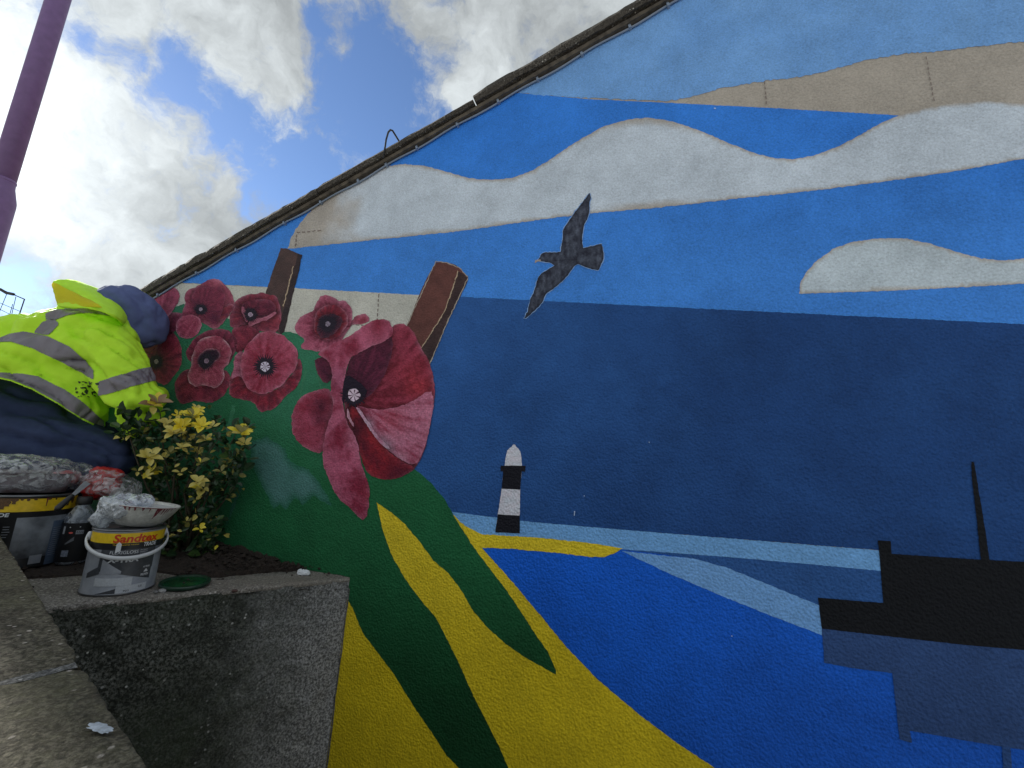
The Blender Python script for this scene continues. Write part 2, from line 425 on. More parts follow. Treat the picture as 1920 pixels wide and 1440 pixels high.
def sheet(name, P, layer, col, parent=None, res=None, soft=0, jit=1.0, step=5.0, label=None, ext=False):
    if soft:
        P = chaikin(P, soft)
        P = [(x+mn.noise(Vector((x*.075, y*.075, layer)))*2.6, y+mn.noise(Vector((x*.075, y*.075, layer+5)))*2.6) for x, y in P]
    P = resample(P, step, jit, layer*.37)
    pts = list(P)
    if res:
        xs = [p[0] for p in P]; ys = [p[1] for p in P]
        gx, gy = np.meshgrid(np.arange(min(xs), max(xs), res), np.arange(min(ys), max(ys), res)); gx = gx.ravel(); gy = gy.ravel()
        gx = gx+np.random.RandomState(3).uniform(-.25, .25, len(gx))*res
        k = inside(P, gx, gy); gx = gx[k]; gy = gy[k]; k = edist(P, gx, gy) > res*.5; gx = gx[k]; gy = gy[k]
        pts += list(zip(gx.tolist(), gy.tolist()))
    r = delaunay_2d_cdt([Vector(p) for p in pts], [], [list(range(len(P)))], 1, 1e-4)
    V2 = [(v.x, v.y) for v in r[0]]; Fc = [tuple(f) for f in r[2]]
    V = [wall(x, y, .0008+layer*LAY) for x, y in V2]
    if callable(col):
        X = np.array([v[0] for v in V2]); Y = np.array([v[1] for v in V2])
        cols = col(X, Y, edist(P, X, Y))
    else: cols = np.tile(np.array(col), (len(V2), 1))
    # faces towards the viewer
    if Fc:
        a, b, c = (V[i] for i in Fc[0][:3])
        if (b-a).cross(c-a).dot(WN) < 0: Fc = [tuple(reversed(f)) for f in Fc]
    o = mobj(name, V, Fc, M_PAINT, parent or WALL, cols=cols)
    if label: o['label'] = label
    return o
def nz(X, Y, s, seed=0.0, oct=3):
    out = np.empty(len(X))
    for i in range(len(X)): out[i] = mn.fractal(Vector((X[i]*s, Y[i]*s, seed)), .8, 2.0, oct)
    return out
def mixc(a, b, t):
    t = np.clip(t, 0, 1)[:, None]; return np.array(a)*(1-t)+np.array(b)*t
def ss(x, a, b):
    t = np.clip((x-a)/(b-a), 0, 1); return t*t*(3-2*t)
RAKE = lambda x: 558-(x-281)*.569
def grad(c1, c2, fn, amp=.12, s=.006):      # slow brushed variation between two coats
    return lambda X, Y, D: mixc(C(*c1), C(*c2), fn(X, Y)+amp*nz(X, Y, s)+amp*.6*nz(X, Y*2.2, .03, 4))
BX = 2900
rr = lambda x, d=6: (x, RAKE(x)+d)
# flat coats
sheet('painted_sky', [rr(330,2), rr(600,2), rr(960,2), (1100,186), (1250,193), (1450,203), (1690,217), (BX,275), (BX,660), (1920,609), (1400,583), (870,558), (560,541), (337,530)],
      0, grad((44,108,190), (66,134,220), lambda X, Y: ss(Y-(X-900)*.02, 180, 560)), res=22, jit=.8, label='mid blue painted sky between the clouds')
sheet('painted_sky', [rr(962,2), rr(1253,2), rr(2300,2), rr(BX,2), (BX,10), (2100,62), (1900,80), (1830,88), (1750,98), (1700,100), (1620,114), (1560,131), (1500,144), (1430,153), (1350,166), (1290,184), (1250,190), (1100,184), (1000,178)],
      1, grad((100,148,208), (120,166,220), lambda X, Y: .5+0*X, .35), res=22, jit=2.2, label='paler blue painted sky at the top of the gable')
sheet('painted_sea', [(826,640), (850,556), (870,557), (1400,583), (1920,608), (BX,657), (BX,1125), (2230,1104), (1950,1084), (1676,1060), (1645,1031), (1250,1000), (1000,980), (855,968), (700,850), (700,700)],
      1, grad((38,78,134), (24,56,104), lambda X, Y: ss(X+Y*.5, 900, 1900), .25), res=22, jit=.9, label='dark blue painted sea')
sheet('painted_cream_strip', [(200,640), rr(215,1), rr(330,1), (560,541), (795,554), (800,650), (530,650), (200,660)], 3, grad((150,150,145), (170,168,160), lambda X, Y: .5+0*X, .3), res=16, label='cream strip above the poppies')
sheet('painted_water', [(640,990), (BX,1100), (BX,2060), (560,2060)], 0, grad((15,80,178), (16,72,160), lambda X, Y: ss(Y, 1030, 1440), .2), res=30, label='bright blue painted harbour water')
sheet('painted_shore_band', [(848,960), (1000,979), (1250,1000), (1650,1032), (1676,1058), (1950,1081), (2230,1101), (BX,1122), (BX,1190), (1650,1070), (1500,1057), (1350,1044), (1256,1036), (1168,1030), (880,1012)],
      2, grad((110,164,222), (116,168,220), lambda X, Y: .5+0*X, .3), res=14, jit=.9, label='pale blue band behind the lighthouse')
sheet('painted_dark_water', [(1160,1030), (1256,1036), (1350,1043), (1500,1056), (1660,1071), (1660,1150), (1540,1150), (1480,1128), (1420,1090), (1360,1066), (1300,1047), (1250,1040)],
      3, C(36,72,124), jit=.7)
sheet('painted_light_path', [(1166,1033), (1250,1042), (1300,1047), (1360,1063), (1420,1087), (1480,1112), (1536,1135), (1545,1192), (1450,1156), (1350,1116), (1250,1073)],
      4, grad((110,160,220), (120,168,222), lambda X, Y: .5+0*X, .3), res=14, jit=.9, label='pale blue path of light on the water')
# yellow ground and jetty
YE = grad((196,172,38), (178,156,24), lambda X, Y: ss(Y, 990, 1300), .25)
sheet('painted_yellow_field', [(560,1100), (640,1000), (700,900), (853,967), (872,986), (905,1002), (1000,1007), (1100,1017), (1168,1028), (1150,1038), (1133,1044), (1105,1044), (1050,1037), (960,1029), (904,1027),
      (950,1078), (1000,1137), (1060,1210), (1120,1273), (1200,1340), (1270,1393), (1345,1442), (1560,1560), (1900,1720), (2500,2050), (560,2050)], 5, YE, res=16, jit=1.2, label='yellow painted field and jetty')
# green
GR = lambda X, Y, D: mixc(mixc(C(42,98,74), C(24,80,48), ss(Y+.25*nz(X,Y,.01)*300, 620, 960)), C(13,54,28), ss(Y, 1000, 1350)+.15*nz(X, Y*3, .02))
sheet('painted_leaves', [(-60,775), (60,700), (200,622), (300,585), (345,570), (400,590), (530,622), (545,622), (580,634), (640,640), (700,820), (784,884), (808,905), (833,934), (852,968), (886,1022), (915,1061), (949,1105), (978,1148), (1003,1187), (1027,1221), (1043,1256), (1042,1264),
      (983,1231), (949,1207), (915,1177), (886,1143), (867,1109), (842,1075), (813,1051), (789,1017), (760,983), (735,961), (707,942), (712,965), (718,993), (735,1041), (760,1085), (789,1124), (818,1158), (838,1197),
      (862,1245), (886,1299), (915,1357), (935,1396), (954,1440), (985,1540), (1010,1700), (960,1620), (862,1440), (838,1416), (813,1377), (779,1328), (740,1265), (711,1226), (680,1185), (662,1139), (640,1105), (90,1060), (-60,1000)],
      6, GR, res=12, jit=.9, label='dark green painted leaves and stems')
sheet('painted_leaf_highlight', [(473,827), (500,818), (536,842), (545,866), (580,881), (604,910), (624,949), (604,940), (590,928), (568,949), (556,932), (536,956), (525,945), (514,954), (500,925), (483,895), (470,860)],
      7, lambda X, Y, D: mixc(C(36,84,68), C(62,100,96), ss(D, 0, 14)+.4*nz(X, Y, .03)), res=6, jit=2.5)
for (x0, y0, x1, y1, w) in [(440,760,420,840,4), (470,790,452,880,3), (455,905,425,985,4), (405,905,398,980,3), (360,760,372,830,4), (596,705,604,730,3), (560,760,575,690,3)]:
    sheet('painted_brushstroke', [(x0-w,y0), (x0+w,y0), (x1+w*.4,y1), (x1-w*.4,y1)], 7, C(46,98,72) if y0 < 800 else C(34,80,64), jit=2)
# clouds
def cloudcol(X, Y, D):
    n = nz(X, Y, .012, 2, 4)
    t = ss(X+n*70+Y*.35, 745, 850)
    t = t*ss(D+n*3, .5, 5.5)
    top = 1-.75*ss(np.abs(X-1215), 110, 20)*ss(D, 16, 6)
    t = t*top
    c = mixc(C(143,137,131), C(170,179,190), t)
    return c*(1+.06*nz(X, Y, .02, 8))[:, None]
sheet('painted_cloud', [(540,467), (545,450), (555,430), (570,410), (592,386), (615,366), (645,343), (680,325), (720,312), (760,308), (800,312), (840,323), (880,334), (920,338), (960,334), (1000,319), (1040,294), (1080,266), (1130,238), (1180,224),
      (1215,221), (1260,228), (1310,244), (1360,266), (1410,286), (1450,297), (1490,299), (1530,291), (1570,276), (1610,255), (1650,232), (1690,215), (1740,202), (1790,194), (1850,190), (1920,195), (2100,208), (2260,240), (2200,252), (1920,298), (1800,320),
      (1700,335), (1550,355), (1400,371), (1250,388), (1100,401), (1000,414), (860,434), (700,450)], 2, cloudcol, res=7, jit=1.3, label='long white painted cloud running under the gable')
def cloud2(X, Y, D):
    n = nz(X, Y, .015, 5)
    return mixc(C(150,144,138), C(160,170,178), ss(D, .5, 5))*(1+.07*n)[:, None]
sheet('painted_cloud', [(1498,551), (1500,533), (1510,512), (1530,490), (1560,468), (1600,453), (1650,447), (1700,448), (1740,456), (1790,472), (1840,485), (1880,489), (1920,485), (2010,472), (2110,480), (2220,522), (1920,532), (1800,539), (1700,544), (1600,548)],
      2, cloud2, res=8, jit=1.3, label='small white painted cloud at the right')
# pencil marks
for (x0, y0, x1, y1) in [(1433,154,1437,200), (1735,107,1751,194), (711,552,707,606), (555,462,557,437), (557,437,606,432), (640,606,706,614)]:
    k = max(3, int(math.hypot(x1-x0, y1-y0)/9))
    for i in range(k):
        a = i/k; b = (i+.62)/k; dx, dy = (x1-x0), (y1-y0); l = math.hypot(dx, dy); nx, ny = -dy/l*.9, dx/l*.9
        P = [(x0+dx*a-nx, y0+dy*a-ny), (x0+dx*b-nx, y0+dy*b-ny), (x0+dx*b+nx, y0+dy*b+ny), (x0+dx*a+nx, y0+dy*a+ny)]
        sheet('pencil_mark', P, 9, C(104,94,90), jit=.8, step=20)
# posts
def post(front, side, ridge, col, cols_):
    o = sheet('painted_post', front, 8, lambda X, Y, D: mixc(C(*col), C(col[0]+22, col[1]+14, col[2]+12), .25+.5*nz(X, Y, .05, 3)), res=5, jit=1)
    sheet('side_face', side, 9, lambda X, Y, D: mixc(C(*cols_), C(cols_[0]+22, cols_[1]+18, cols_[2]+14), .2+.5*nz(X, Y, .06, 3)), parent=o, res=5, jit=1)
    for i in range(len(ridge)-1):
        (x0, y0), (x1, y1) = ridge[i], ridge[i+1]; l = math.hypot(x1-x0, y1-y0); nx, ny = -(y1-y0)/l*.9, (x1-x0)/l*.9
        sheet('chalk_line', [(x0-nx,y0-ny), (x1-nx,y1-ny), (x1+nx,y1+ny), (x0+nx,y0+ny)], 10, C(150,132,112), parent=o, jit=1.3, step=3)
    return o
post([(527,466), (537,466), (567,479), (561,510), (547,565), (534,622), (526,626), (515,620), (497,556), (510,515)],
     [(560,477), (567,479), (561,510), (547,565), (534,622), (526,628), (524,612), (538,560), (551,508)], [(551,500), (545,524), (539,549), (532,575)], (58,46,46), (40,32,36))
post([(818,492), (838,492), (856,498), (878,520), (876,531), (860,563), (838,606), (816,661), (807,681), (789,656), (764,611), (787,552), (802,520)],
     [(860,509), (878,520), (876,531), (860,563), (838,606), (816,661), (807,681), (789,656), (809,625), (834,585)], [(860,509), (847,548), (834,585), (809,625), (789,656)], (76,47,44), (46,34,36))
for (x0, y0, x1, y1) in [(764,610,818,491), (818,491,838,493), (838,493,862,503), (862,503,878,520), (878,522,838,607), (838,607,807,682)]:
    l = math.hypot(x1-x0, y1-y0); nx, ny = -(y1-y0)/l*.8, (x1-x0)/l*.8
    sheet('chalk_line', [(x0-nx,y0-ny), (x1-nx,y1-ny), (x1+nx,y1+ny), (x0+nx,y0+ny)], 11, C(140,130,120), jit=1.3, step=3)
# lighthouse
z2 = lambda L_: [(860+x/4.8, 800+y/4.8) for x, y in L_]
lh = sheet('painted_lighthouse', z2([(415,352), (430,250), (440,215), (458,196), (480,180), (488,164), (500,159), (512,164), (518,182), (540,198), (556,222), (565,270), (573,352), (556,565), (552,800), (551,960), (331,950), (355,788), (390,560), (402,405)]), 8,
           lambda X, Y, D: mixc(C(196,190,200), C(214,220,232), .5+.6*nz(X, Y, .09)), res=3, jit=.6, step=4, label='black and white striped painted lighthouse')
BK = C(18,18,26)
sheet('black_band', z2([(380,350), (605,352), (600,405), (568,402), (556,565), (390,560), (402,405), (378,398)]), 9, BK, parent=lh, jit=.5)
sheet('black_band', z2([(355,788), (552,800), (551,960), (331,950)]), 9, BK, parent=lh, jit=.5)
# ship and reflection
sh = sheet('painted_ship', [(1645,1013), (1669,1014), (1671,1038), (1747,1043), (1838,1049), (1920,1053), (2150,1068), (2230,1100), (2200,1255), (1920,1218), (1813,1209), (1713,1198), (1540,1178), (1533,1120), (1655,1130), (1648,1040)], 8, C(11,13,18), jit=.6, label='black painted ship silhouette')
sheet('mast', [(1819.6,865), (1825,867), (1834,923), (1846,994), (1854,1052), (1838,1051), (1830,977), (1821,898)], 9, C(11,13,18), parent=sh, jit=.6)
rf_ = sheet('painted_reflection', [(1540,1178), (1713,1198), (1813,1209), (1920,1218), (2200,1255), (2260,1300), (2230,1470), (1920,1405), (1872,1398), (1705,1369), (1709,1392), (1686,1386), (1672,1261), (1605,1253), (1545,1242)], 7,
      grad((36,58,98), (40,64,106), lambda X, Y: .5+0*X, .5), res=14, jit=.7, label='slate blue reflection under the painted ship')
sheet('mast_reflection', [(1877,1397), (1893,1400), (1896,1440), (1904,1560), (1890,1560), (1880,1440)], 8, C(34,62,108), parent=rf_, jit=.7)
# bird
z1 = lambda L_: [(960+x/5.143, 340+y/5.143) for x, y in L_]
BP = z1([(755,118), (760,160), (745,220), (748,300), (725,370), (700,420), (685,480), (680,540), (680,600), (685,650), (760,630), (865,608), (885,700), (885,750), (860,800), (835,860), (770,850), (690,820), (640,800), (600,820), (550,895), (480,970), (400,1040),
         (340,1080), (310,1130), (300,1160), (260,1210), (200,1270), (140,1320), (115,1322), (150,1265), (180,1140), (230,1020), (250,940), (285,895), (340,860), (410,815), (380,790), (330,780), (270,775), (250,765), (290,700), (330,688), (380,690),
         (470,685), (475,640), (490,560), (495,470), (540,400), (600,310), (680,210), (730,140)])
bd = sheet('painted_bird', BP, 9, lambda X, Y, D: mixc(mixc(C(34,36,48), C(74,80,94), .35+.7*nz(X*1.6, Y*.7, .11, 6, 4)), C(24,24,34), ss(D, 5, .5)*.75), res=2.6, jit=.9, step=3, label='dark grey painted seagull in flight')
cx = sum(p[0] for p in BP)/len(BP); cy = sum(p[1] for p in BP)/len(BP)
def offset_poly(P, d):
    Q = []; n = len(P); A = sum(P[i][0]*P[(i+1) % n][1]-P[(i+1) % n][0]*P[i][1] for i in range(n)); s = 1 if A > 0 else -1
    for i in range(n):
        a, b, c = P[i-1], P[i], P[(i+1) % n]
        dx, dy = c[0]-a[0], c[1]-a[1]; l = math.hypot(dx, dy)+1e-6
        Q.append((b[0]+dy/l*d*s, b[1]-dx/l*d*s))
    return Q
sheet('pale_outline', offset_poly(BP, 1.3), 8, C(112,140,180), parent=bd, jit=1.4, step=3)
sheet('beak', z1([(275,755), (225,765), (220,795), (250,775), (285,775)]), 10, C(140,130,124), parent=bd, jit=.5)
# ------------------------------------------------------------------ poppies
def pz3(L_): return [(270+x/4.5, 480+y/4.5) for x, y in L_]
def pz4(L_): return [(520+x/2.768, 480+y/2.768) for x, y in L_]
def petal(dark, light, c, streak=7.0, bias=.45, rim=.5, rimw=3.5, rimc=(186,130,146), rg=None, seed=1.0, amp=.8, shade=None):
    """radial brushed petal; c = flower centre (px), rg = (r0, r1) gradient dark at r0 to light at r1"""
    def fn(X, Y, D):
        a = np.arctan2(Y-c[1], X-c[0]); r = np.hypot(X-c[0], Y-c[1])
        n = nz(np.cos(a)*streak+np.sin(a)*1.3, np.sin(a)*streak+r*.02, 1.0, seed, 3)
        n2 = nz(X, Y, .10, seed+3, 3)
        t = bias+amp*.95*n+.42*n2
        if rg: t = t+.55*(ss(r, rg[0], rg[1])-.5)
        col = mixc(C(*dark), C(*light), t)
        k = np.exp(-D/rimw)*rim*(.65+1.1*nz(X, Y, .05, seed+7))
        col = col*(1-np.clip(k, 0, 1))[:, None]+np.array(C(*rimc))*np.clip(k, 0, 1)[:, None]
        if shade is not None:
            for (sx, sy, sr, sc, sw) in shade:
                w = sw*np.clip(1-np.hypot(X-sx, Y-sy)/sr, 0, 1)**1.2*(1+.5*n2); w = np.clip(w, 0, 1)
                col = col*(1-w)[:, None]+np.array(C(*sc))*w[:, None]
        return col
    return fn
DK, MD, LT = (88,30,50), (126,48,70), (160,78,98)
def centre(o, c, r, lay, seed, el=1.0, hr=5, wedges=7, spikes=30, hc=(150,132,152)):
    rnd = random.Random(seed); P = []
    for i in range(spikes*2):
        a = math.pi*i/spikes; q = r*(rnd.uniform(.92, 1.25) if i % 2 else rnd.uniform(.62, .8))
        P.append((c[0]+math.cos(a)*q*el, c[1]+math.sin(a)*q))
    sheet('dark_centre', P, lay, C(30,24,36), parent=o, jit=.6, step=4)
    P = [(c[0]+math.cos(t*math.pi/8)*hr*rnd.uniform(.82,1.06), c[1]+math.sin(t*math.pi/8)*hr*rnd.uniform(.82,1.06)) for t in range(16)]
    h = sheet('seed_head', P, lay+1, C(*hc), parent=o, jit=.4, step=3)
    for i in range(wedges):
        a = 2*math.pi*(i+.3)/wedges+rnd.uniform(-.12,.12); b = a+math.pi/wedges*rnd.uniform(.35,.75); q9 = rnd.uniform(.75,1.05)
        sheet('seed_stripe', [(c[0], c[1]), (c[0]+math.cos(a)*hr*q9, c[1]+math.sin(a)*hr*q9), (c[0]+math.cos(b)*hr*q9, c[1]+math.sin(b)*hr*q9)], lay+2, C(60,30,52), parent=o, jit=.2, step=9)
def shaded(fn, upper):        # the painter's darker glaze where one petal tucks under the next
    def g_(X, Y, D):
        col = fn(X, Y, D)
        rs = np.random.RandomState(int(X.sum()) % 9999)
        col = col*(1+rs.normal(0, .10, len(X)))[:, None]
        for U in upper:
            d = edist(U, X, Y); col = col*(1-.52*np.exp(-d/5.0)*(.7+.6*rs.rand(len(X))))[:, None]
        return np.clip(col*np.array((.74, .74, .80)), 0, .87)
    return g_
def flower(label, petals, cen, base=12, res=2.6):
    o = None
    for i, (P, fn) in enumerate(petals):
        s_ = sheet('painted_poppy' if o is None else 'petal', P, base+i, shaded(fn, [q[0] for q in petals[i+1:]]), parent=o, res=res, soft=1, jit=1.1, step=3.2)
        if o is None: o = s_; o['label'] = label
    if cen: centre(o, lay=base+len(petals), **cen)
    return o
# bud at the far left
c1 = pz3([(120,560)])[0]
flower('folded poppy at the far left of the mural', [
 (pz3([(140,540), (220,490), (330,470), (335,520), (280,600), (270,640), (150,700), (60,640), (60,540)]), petal(DK, MD, c1, seed=2)),
 (pz3([(80,350), (150,310), (200,280), (250,262), (290,280), (308,320), (308,370), (270,430), (230,490), (190,530), (130,540), (60,520), (20,430)]), petal(MD, LT, c1, seed=3, bias=.35, rim=.4, shade=[(*pz3([(215,360)])[0], 14, DK, .7), (*pz3([(180,430)])[0], 14, DK, .7)])),
], None)
c4 = pz3([(112,893)])[0]
flower('poppy half hidden behind the hi-vis sleeve', [
 (pz3([(100,690), (160,650), (210,633), (262,650), (320,760), (332,850), (310,940), (260,1020), (190,1090), (120,1080), (10,950), (10,800)]), petal(DK, (150,52,72), c4, seed=5, bias=.5, rg=(12, 45), rim=.25, shade=[(*c4, 24, (36,24,40), .9)])),
], dict(c=c4, r=15, seed=4, hr=4.5))
c2 = pz3([(487,453)])[0]
flower('open poppy at the top of the cluster', [
 (pz3([(345,330), (400,275), (490,245), (560,200), (605,188), (645,212), (695,250), (745,320), (770,390), (758,450), (720,510), (650,590), (600,618), (560,602), (490,552), (420,512), (330,525), (325,470), (350,420)]), petal(MD, (158,78,96), c2, seed=7, bias=.42, rim=.5, rg=(10, 70))),
 (pz3([(655,450), (720,405), (768,415), (752,460), (690,525), (640,550), (610,520)]), petal(DK, (140,44,58), c2, seed=8, rim=.3)),
 (pz3([(418,300), (500,260), (575,272), (650,260), (695,330), (685,430), (640,545), (600,578), (560,552), (500,492), (430,442), (403,370)]), petal((92,34,54), (132,52,72), c2, seed=9, bias=.4, rim=.35, rimw=2, rimc=(140,80,100), shade=[(*pz3([(600,520)])[0], 22, (66,26,48), .8), (*pz3([(450,400)])[0], 16, (60,28,46), .6)])),
 (pz3([(298,540), (360,505), (430,495), (492,540), (492,610), (450,672), (380,705), (308,692), (278,640), (278,590)]), petal((132,50,72), (164,80,100), c2, seed=10, bias=.5, rim=.7, rimw=2.2)),
], dict(c=c2, r=12, seed=5, hr=3.6, el=1.2))
c3 = pz3([(907,497)])[0]
flower('poppy against the foot of the left painted post', [
 (pz3([(768,400), (800,358), (870,328), (950,323), (1000,303), (1050,330), (1125,338), (1142,400), (1168,480), (1163,560), (1130,645), (1050,645), (960,640), (900,582), (830,592), (735,615), (722,520), (760,440)]), petal(DK, (138,52,66), c3, seed=11, bias=.5, rim=.4, rg=(10, 60))),
 (pz3([(828,420), (870,380), (950,368), (1050,365), (1112,405), (1125,462), (1080,512), (980,532), (890,572), (868,500), (832,462)]), petal((72,26,44), (112,42,60), c3, seed=12, bias=.5, rim=.2, rimw=2)),
 (pz3([(882,575), (900,550), (980,525), (1080,500), (1110,470), (1130,480), (1105,520), (1010,550), (940,580), (900,595)]), petal((140,66,84), (176,106,122), c3, seed=13, rim=.4, rimw=2)),
 (pz3([(828,430), (845,440), (870,480), (885,530), (885,570), (868,560), (850,500), (825,470)]), petal((130,56,76), (168,96,114), c3, seed=14, rim=.3, rimw=2)),
], dict(c=c3, r=15, seed=6, hr=4.6))
c5 = pz3([(535,887)])[0]
flower('ruffled poppy with a pale rim in the middle of the cluster', [
 (pz3([(360,800), (400,735), (480,655), (600,615), (700,615), (775,680), (795,760), (765,840), (700,950), (560,980), (420,900), (365,860)]), petal((98,34,54), (136,52,74), c5, seed=15, bias=.45, rim=.25)),
 (pz3([(275,1050), (330,980), (390,950), (560,1000), (690,955), (735,1000), (718,1120), (660,1200), (560,1252), (450,1212), (350,1258), (295,1232), (265,1120)]), petal((92,32,50), (142,50,68), c5, seed=16, bias=.45, rim=.3, shade=[(*pz3([(560,1110)])[0], 20, (84,30,48), .7)])),
 (pz3([(470,718), (520,688), (560,683), (630,672), (692,708), (742,780), (748,840), (722,910), (682,950), (682,1000), (662,1080), (622,1118), (560,1108), (500,1088), (430,1104), (382,1062), (376,980), (408,920), (412,840), (438,770)]), petal((118,40,60), (158,76,94), c5, seed=17, bias=.5, rim=1.0, rimw=2.0, rimc=(200,160,168))),
 (pz3([(455,850), (540,788), (600,776), (652,808), (648,872), (585,912), (520,975), (462,932)]), petal((34,22,36), (60,28,44), c5, seed=18, bias=.2, rim=.9, rimw=1.2, rimc=(170,110,124))),
], dict(c=c5, r=17, seed=7, hr=4.8, hc=(120,100,118)))
c6 = pz3([(1030,935)])[0]
flower('wide round poppy with a black starry centre', [
 (pz3([(748,620), (820,578), (900,568), (985,640), (1005,740), (860,790), (790,840), (758,720)]), petal((100,32,50), (136,48,66), c6, seed=19, bias=.45, rim=.3)),
 (pz3([(716,1080), (760,950), (830,980), (900,1120), (1000,1170), (1150,1120), (1290,950), (1310,850), (1338,900), (1338,1010), (1302,1100), (1200,1182), (1130,1272), (1050,1312), (980,1318), (938,1232), (820,1218), (738,1182)]), petal((88,28,44), (138,40,56), c6, seed=20, bias=.5, rim=.35)),
 (pz3([(760,960), (768,870), (800,800), (850,800), (850,930), (860,1040), (800,1010), (740,1050)]), petal((140,62,84), (176,104,124), c6, seed=21, bias=.5, rim=.4)),
 (pz3([(832,830), (900,720), (980,650), (1050,636), (1120,648), (1200,688), (1284,760), (1316,850), (1292,950), (1240,1012), (1180,1082), (1100,1142), (1000,1174), (940,1152), (868,1112), (832,1020), (818,960), (822,890)]), petal((124,36,54), (158,72,92), c6, seed=22, bias=.55, rim=.6, rimw=3, rg=(20, 62), streak=5)),
], dict(c=c6, r=22, seed=8, hr=10, wedges=8, hc=(178,170,188)))
c7 = pz4([(266,354)])[0]
flower('smaller poppy between the two painted posts', [
 (pz4([(400,320), (450,294), (492,330), (440,362), (400,350), (372,375), (345,420), (350,360)]), petal((112,34,50), (158,70,86), c7, seed=23, rim=.5)),
 (pz4([(96,360), (130,308), (190,290), (203,240), (240,202), (292,210), (322,240), (352,233), (388,265), (395,300), (385,360), (342,430), (322,470), (250,502), (190,497), (130,482), (118,462), (152,440), (102,402)]), petal((112,38,58), (164,84,104), c7, seed=24, bias=.5, rim=.5, rg=(15, 60))),
 (pz4([(208,280), (260,252), (312,258), (374,300), (364,372), (322,424), (260,444), (208,422), (192,370)]), petal((96,28,44), (140,42,56), c7, seed=25, bias=.4, rim=.5, rimw=2)),
 (pz4([(222,320), (270,300), (330,310), (345,350), (310,400), (255,430), (215,415), (205,370)]), petal((44,26,40), (84,30,46), c7, seed=26, bias=.2, rim=.1)),
], dict(c=c7, r=18, seed=9, hr=5, el=1.15, hc=(128,118,134)))
c8 = pz4([(400,722)])[0]
CC = lambda x, y: pz4([(x, y)])[0]
flower('giant poppy with a trailing petal and striped seed head', [
 (pz4([(195,700), (262,676), (300,760), (285,880), (245,1035), (150,1003), (88,942), (74,850), (88,788), (130,722)]), petal((128,38,56), (158,72,92), c8, seed=31, bias=.5, rim=.5, streak=3, shade=[(*CC(230,780), 34, (78,24,42), 1.0), (*CC(225,850), 22, (84,26,44), .9)])),
 (pz4([(203,528), (262,526), (292,570), (290,640), (252,668), (220,625), (198,570)]), petal((66,24,44), (96,34,54), c8, seed=32, rim=.1)),
 (pz4([(600,372), (638,350), (702,378), (744,468), (793,558), (818,650), (821,742), (802,850), (782,960), (744,1062), (702,1122), (622,1152), (560,1163), (468,1132), (428,1010), (358,862), (345,700), (400,560), (560,420)]), petal((104,28,42), (148,56,74), c8, seed=33, bias=.4, rim=.35, streak=9, rg=(30, 140), amp=1.1, shade=[(*CC(700,620), 50, (158,52,62), .5), (*CC(740,690), 34, (176,58,66), .6), (*CC(660,480), 40, (130,48,66), .5)])),
 (pz4([(385,520), (480,468), (592,405), (607,470), (572,580), (520,690), (460,742), (400,745), (348,722), (362,600)]), petal((66,22,42), (98,36,58), c8, seed=34, bias=.45, rim=.1, streak=8, shade=[(*CC(420,690), 40, (48,20,36), .8)])),
 (pz4([(404,775), (470,790), (560,800), (700,765), (794,690), (819,745), (795,900), (764,1000), (725,1094), (650,1062), (560,992), (500,922), (448,842)]), petal((134,50,70), (182,112,132), c8, seed=35, bias=.5, rim=.3, streak=13, rg=(20, 120), amp=1.2, shade=[(*CC(560,980), 26, (204,170,188), .8), (*CC(480,870), 18, (196,150,170), .8), (*CC(640,1050), 20, (200,150,165), .6), (*CC(600,850), 44, (150,50,62), .6)])),
 (pz4([(385,775), (428,800), (480,892), (560,1002), (650,1068), (727,1093), (640,1152), (560,1164), (468,1134), (440,1050), (418,930), (365,850)]), petal((84,20,36), (142,34,44), c8, seed=36, bias=.5, rim=.12, streak=5, shade=[(*CC(430,900), 30, (62,20,36), .8), (*CC(500,930), 30, (168,44,52), .5), (*CC(600,1130), 34, (84,22,38), .6)])),
 (pz4([(200,498), (350,440), (480,343), (540,326), (592,343), (604,390), (592,430), (470,480), (395,518), (368,570), (350,650), (343,740), (358,860), (410,932), (430,1010), (442,1090), (482,1180), (484,1262), (463,1382), (400,1332), (308,1242), (256,1120), (232,1030), (262,880), (298,790), (276,680), (290,600), (270,545)]), petal((122,36,56), (166,84,106), c8, seed=37, bias=.5, rim=.35, streak=3, amp=1.0, shade=[(*CC(420,950), 34, (186,120,140), .6), (*CC(330,640), 36, (160,90,116), .6), (*CC(465,1240), 24, (128,24,38), .6), (*CC(520,380), 34, (128,42,58), .6)])),
 (pz4([(372,790), (385,850), (405,880), (398,886), (372,850), (364,800)]), petal((150,90,110), (200,160,170), c8, seed=38, rim=.1)),
 (pz4([(402,778), (440,800), (470,850), (520,930), (600,1000), (560,995), (500,925), (446,845)]), petal((170,110,130), (214,190,204), c8, seed=39, rim=.2, bias=.5)),
], dict(c=CC(402,722), r=23, seed=10, hr=12.5, wedges=7, spikes=24, hc=(206,186,202)))
sheet('dark_centre', pz4([(352,640), (380,620), (405,640), (440,660), (470,700), (460,740), (430,700), (400,680), (360,700), (350,770), (340,740)]), 24, C(28,20,34), jit=2)

# paint drips and pale flecks of paint on the wall
for (x, y, w, h) in [(1078,962,.8,5), (1096,930,1.0,1.0), (1217,830,.9,.9), (1371,1191,1.3,1.6), (1340,206,1.8,1.2)]:
    sheet('paint_fleck', [(x-w,y-h), (x+w,y-h*.8), (x+w,y+h), (x-w,y+h*.8)], 27, C(150,165,190), jit=1, step=9)

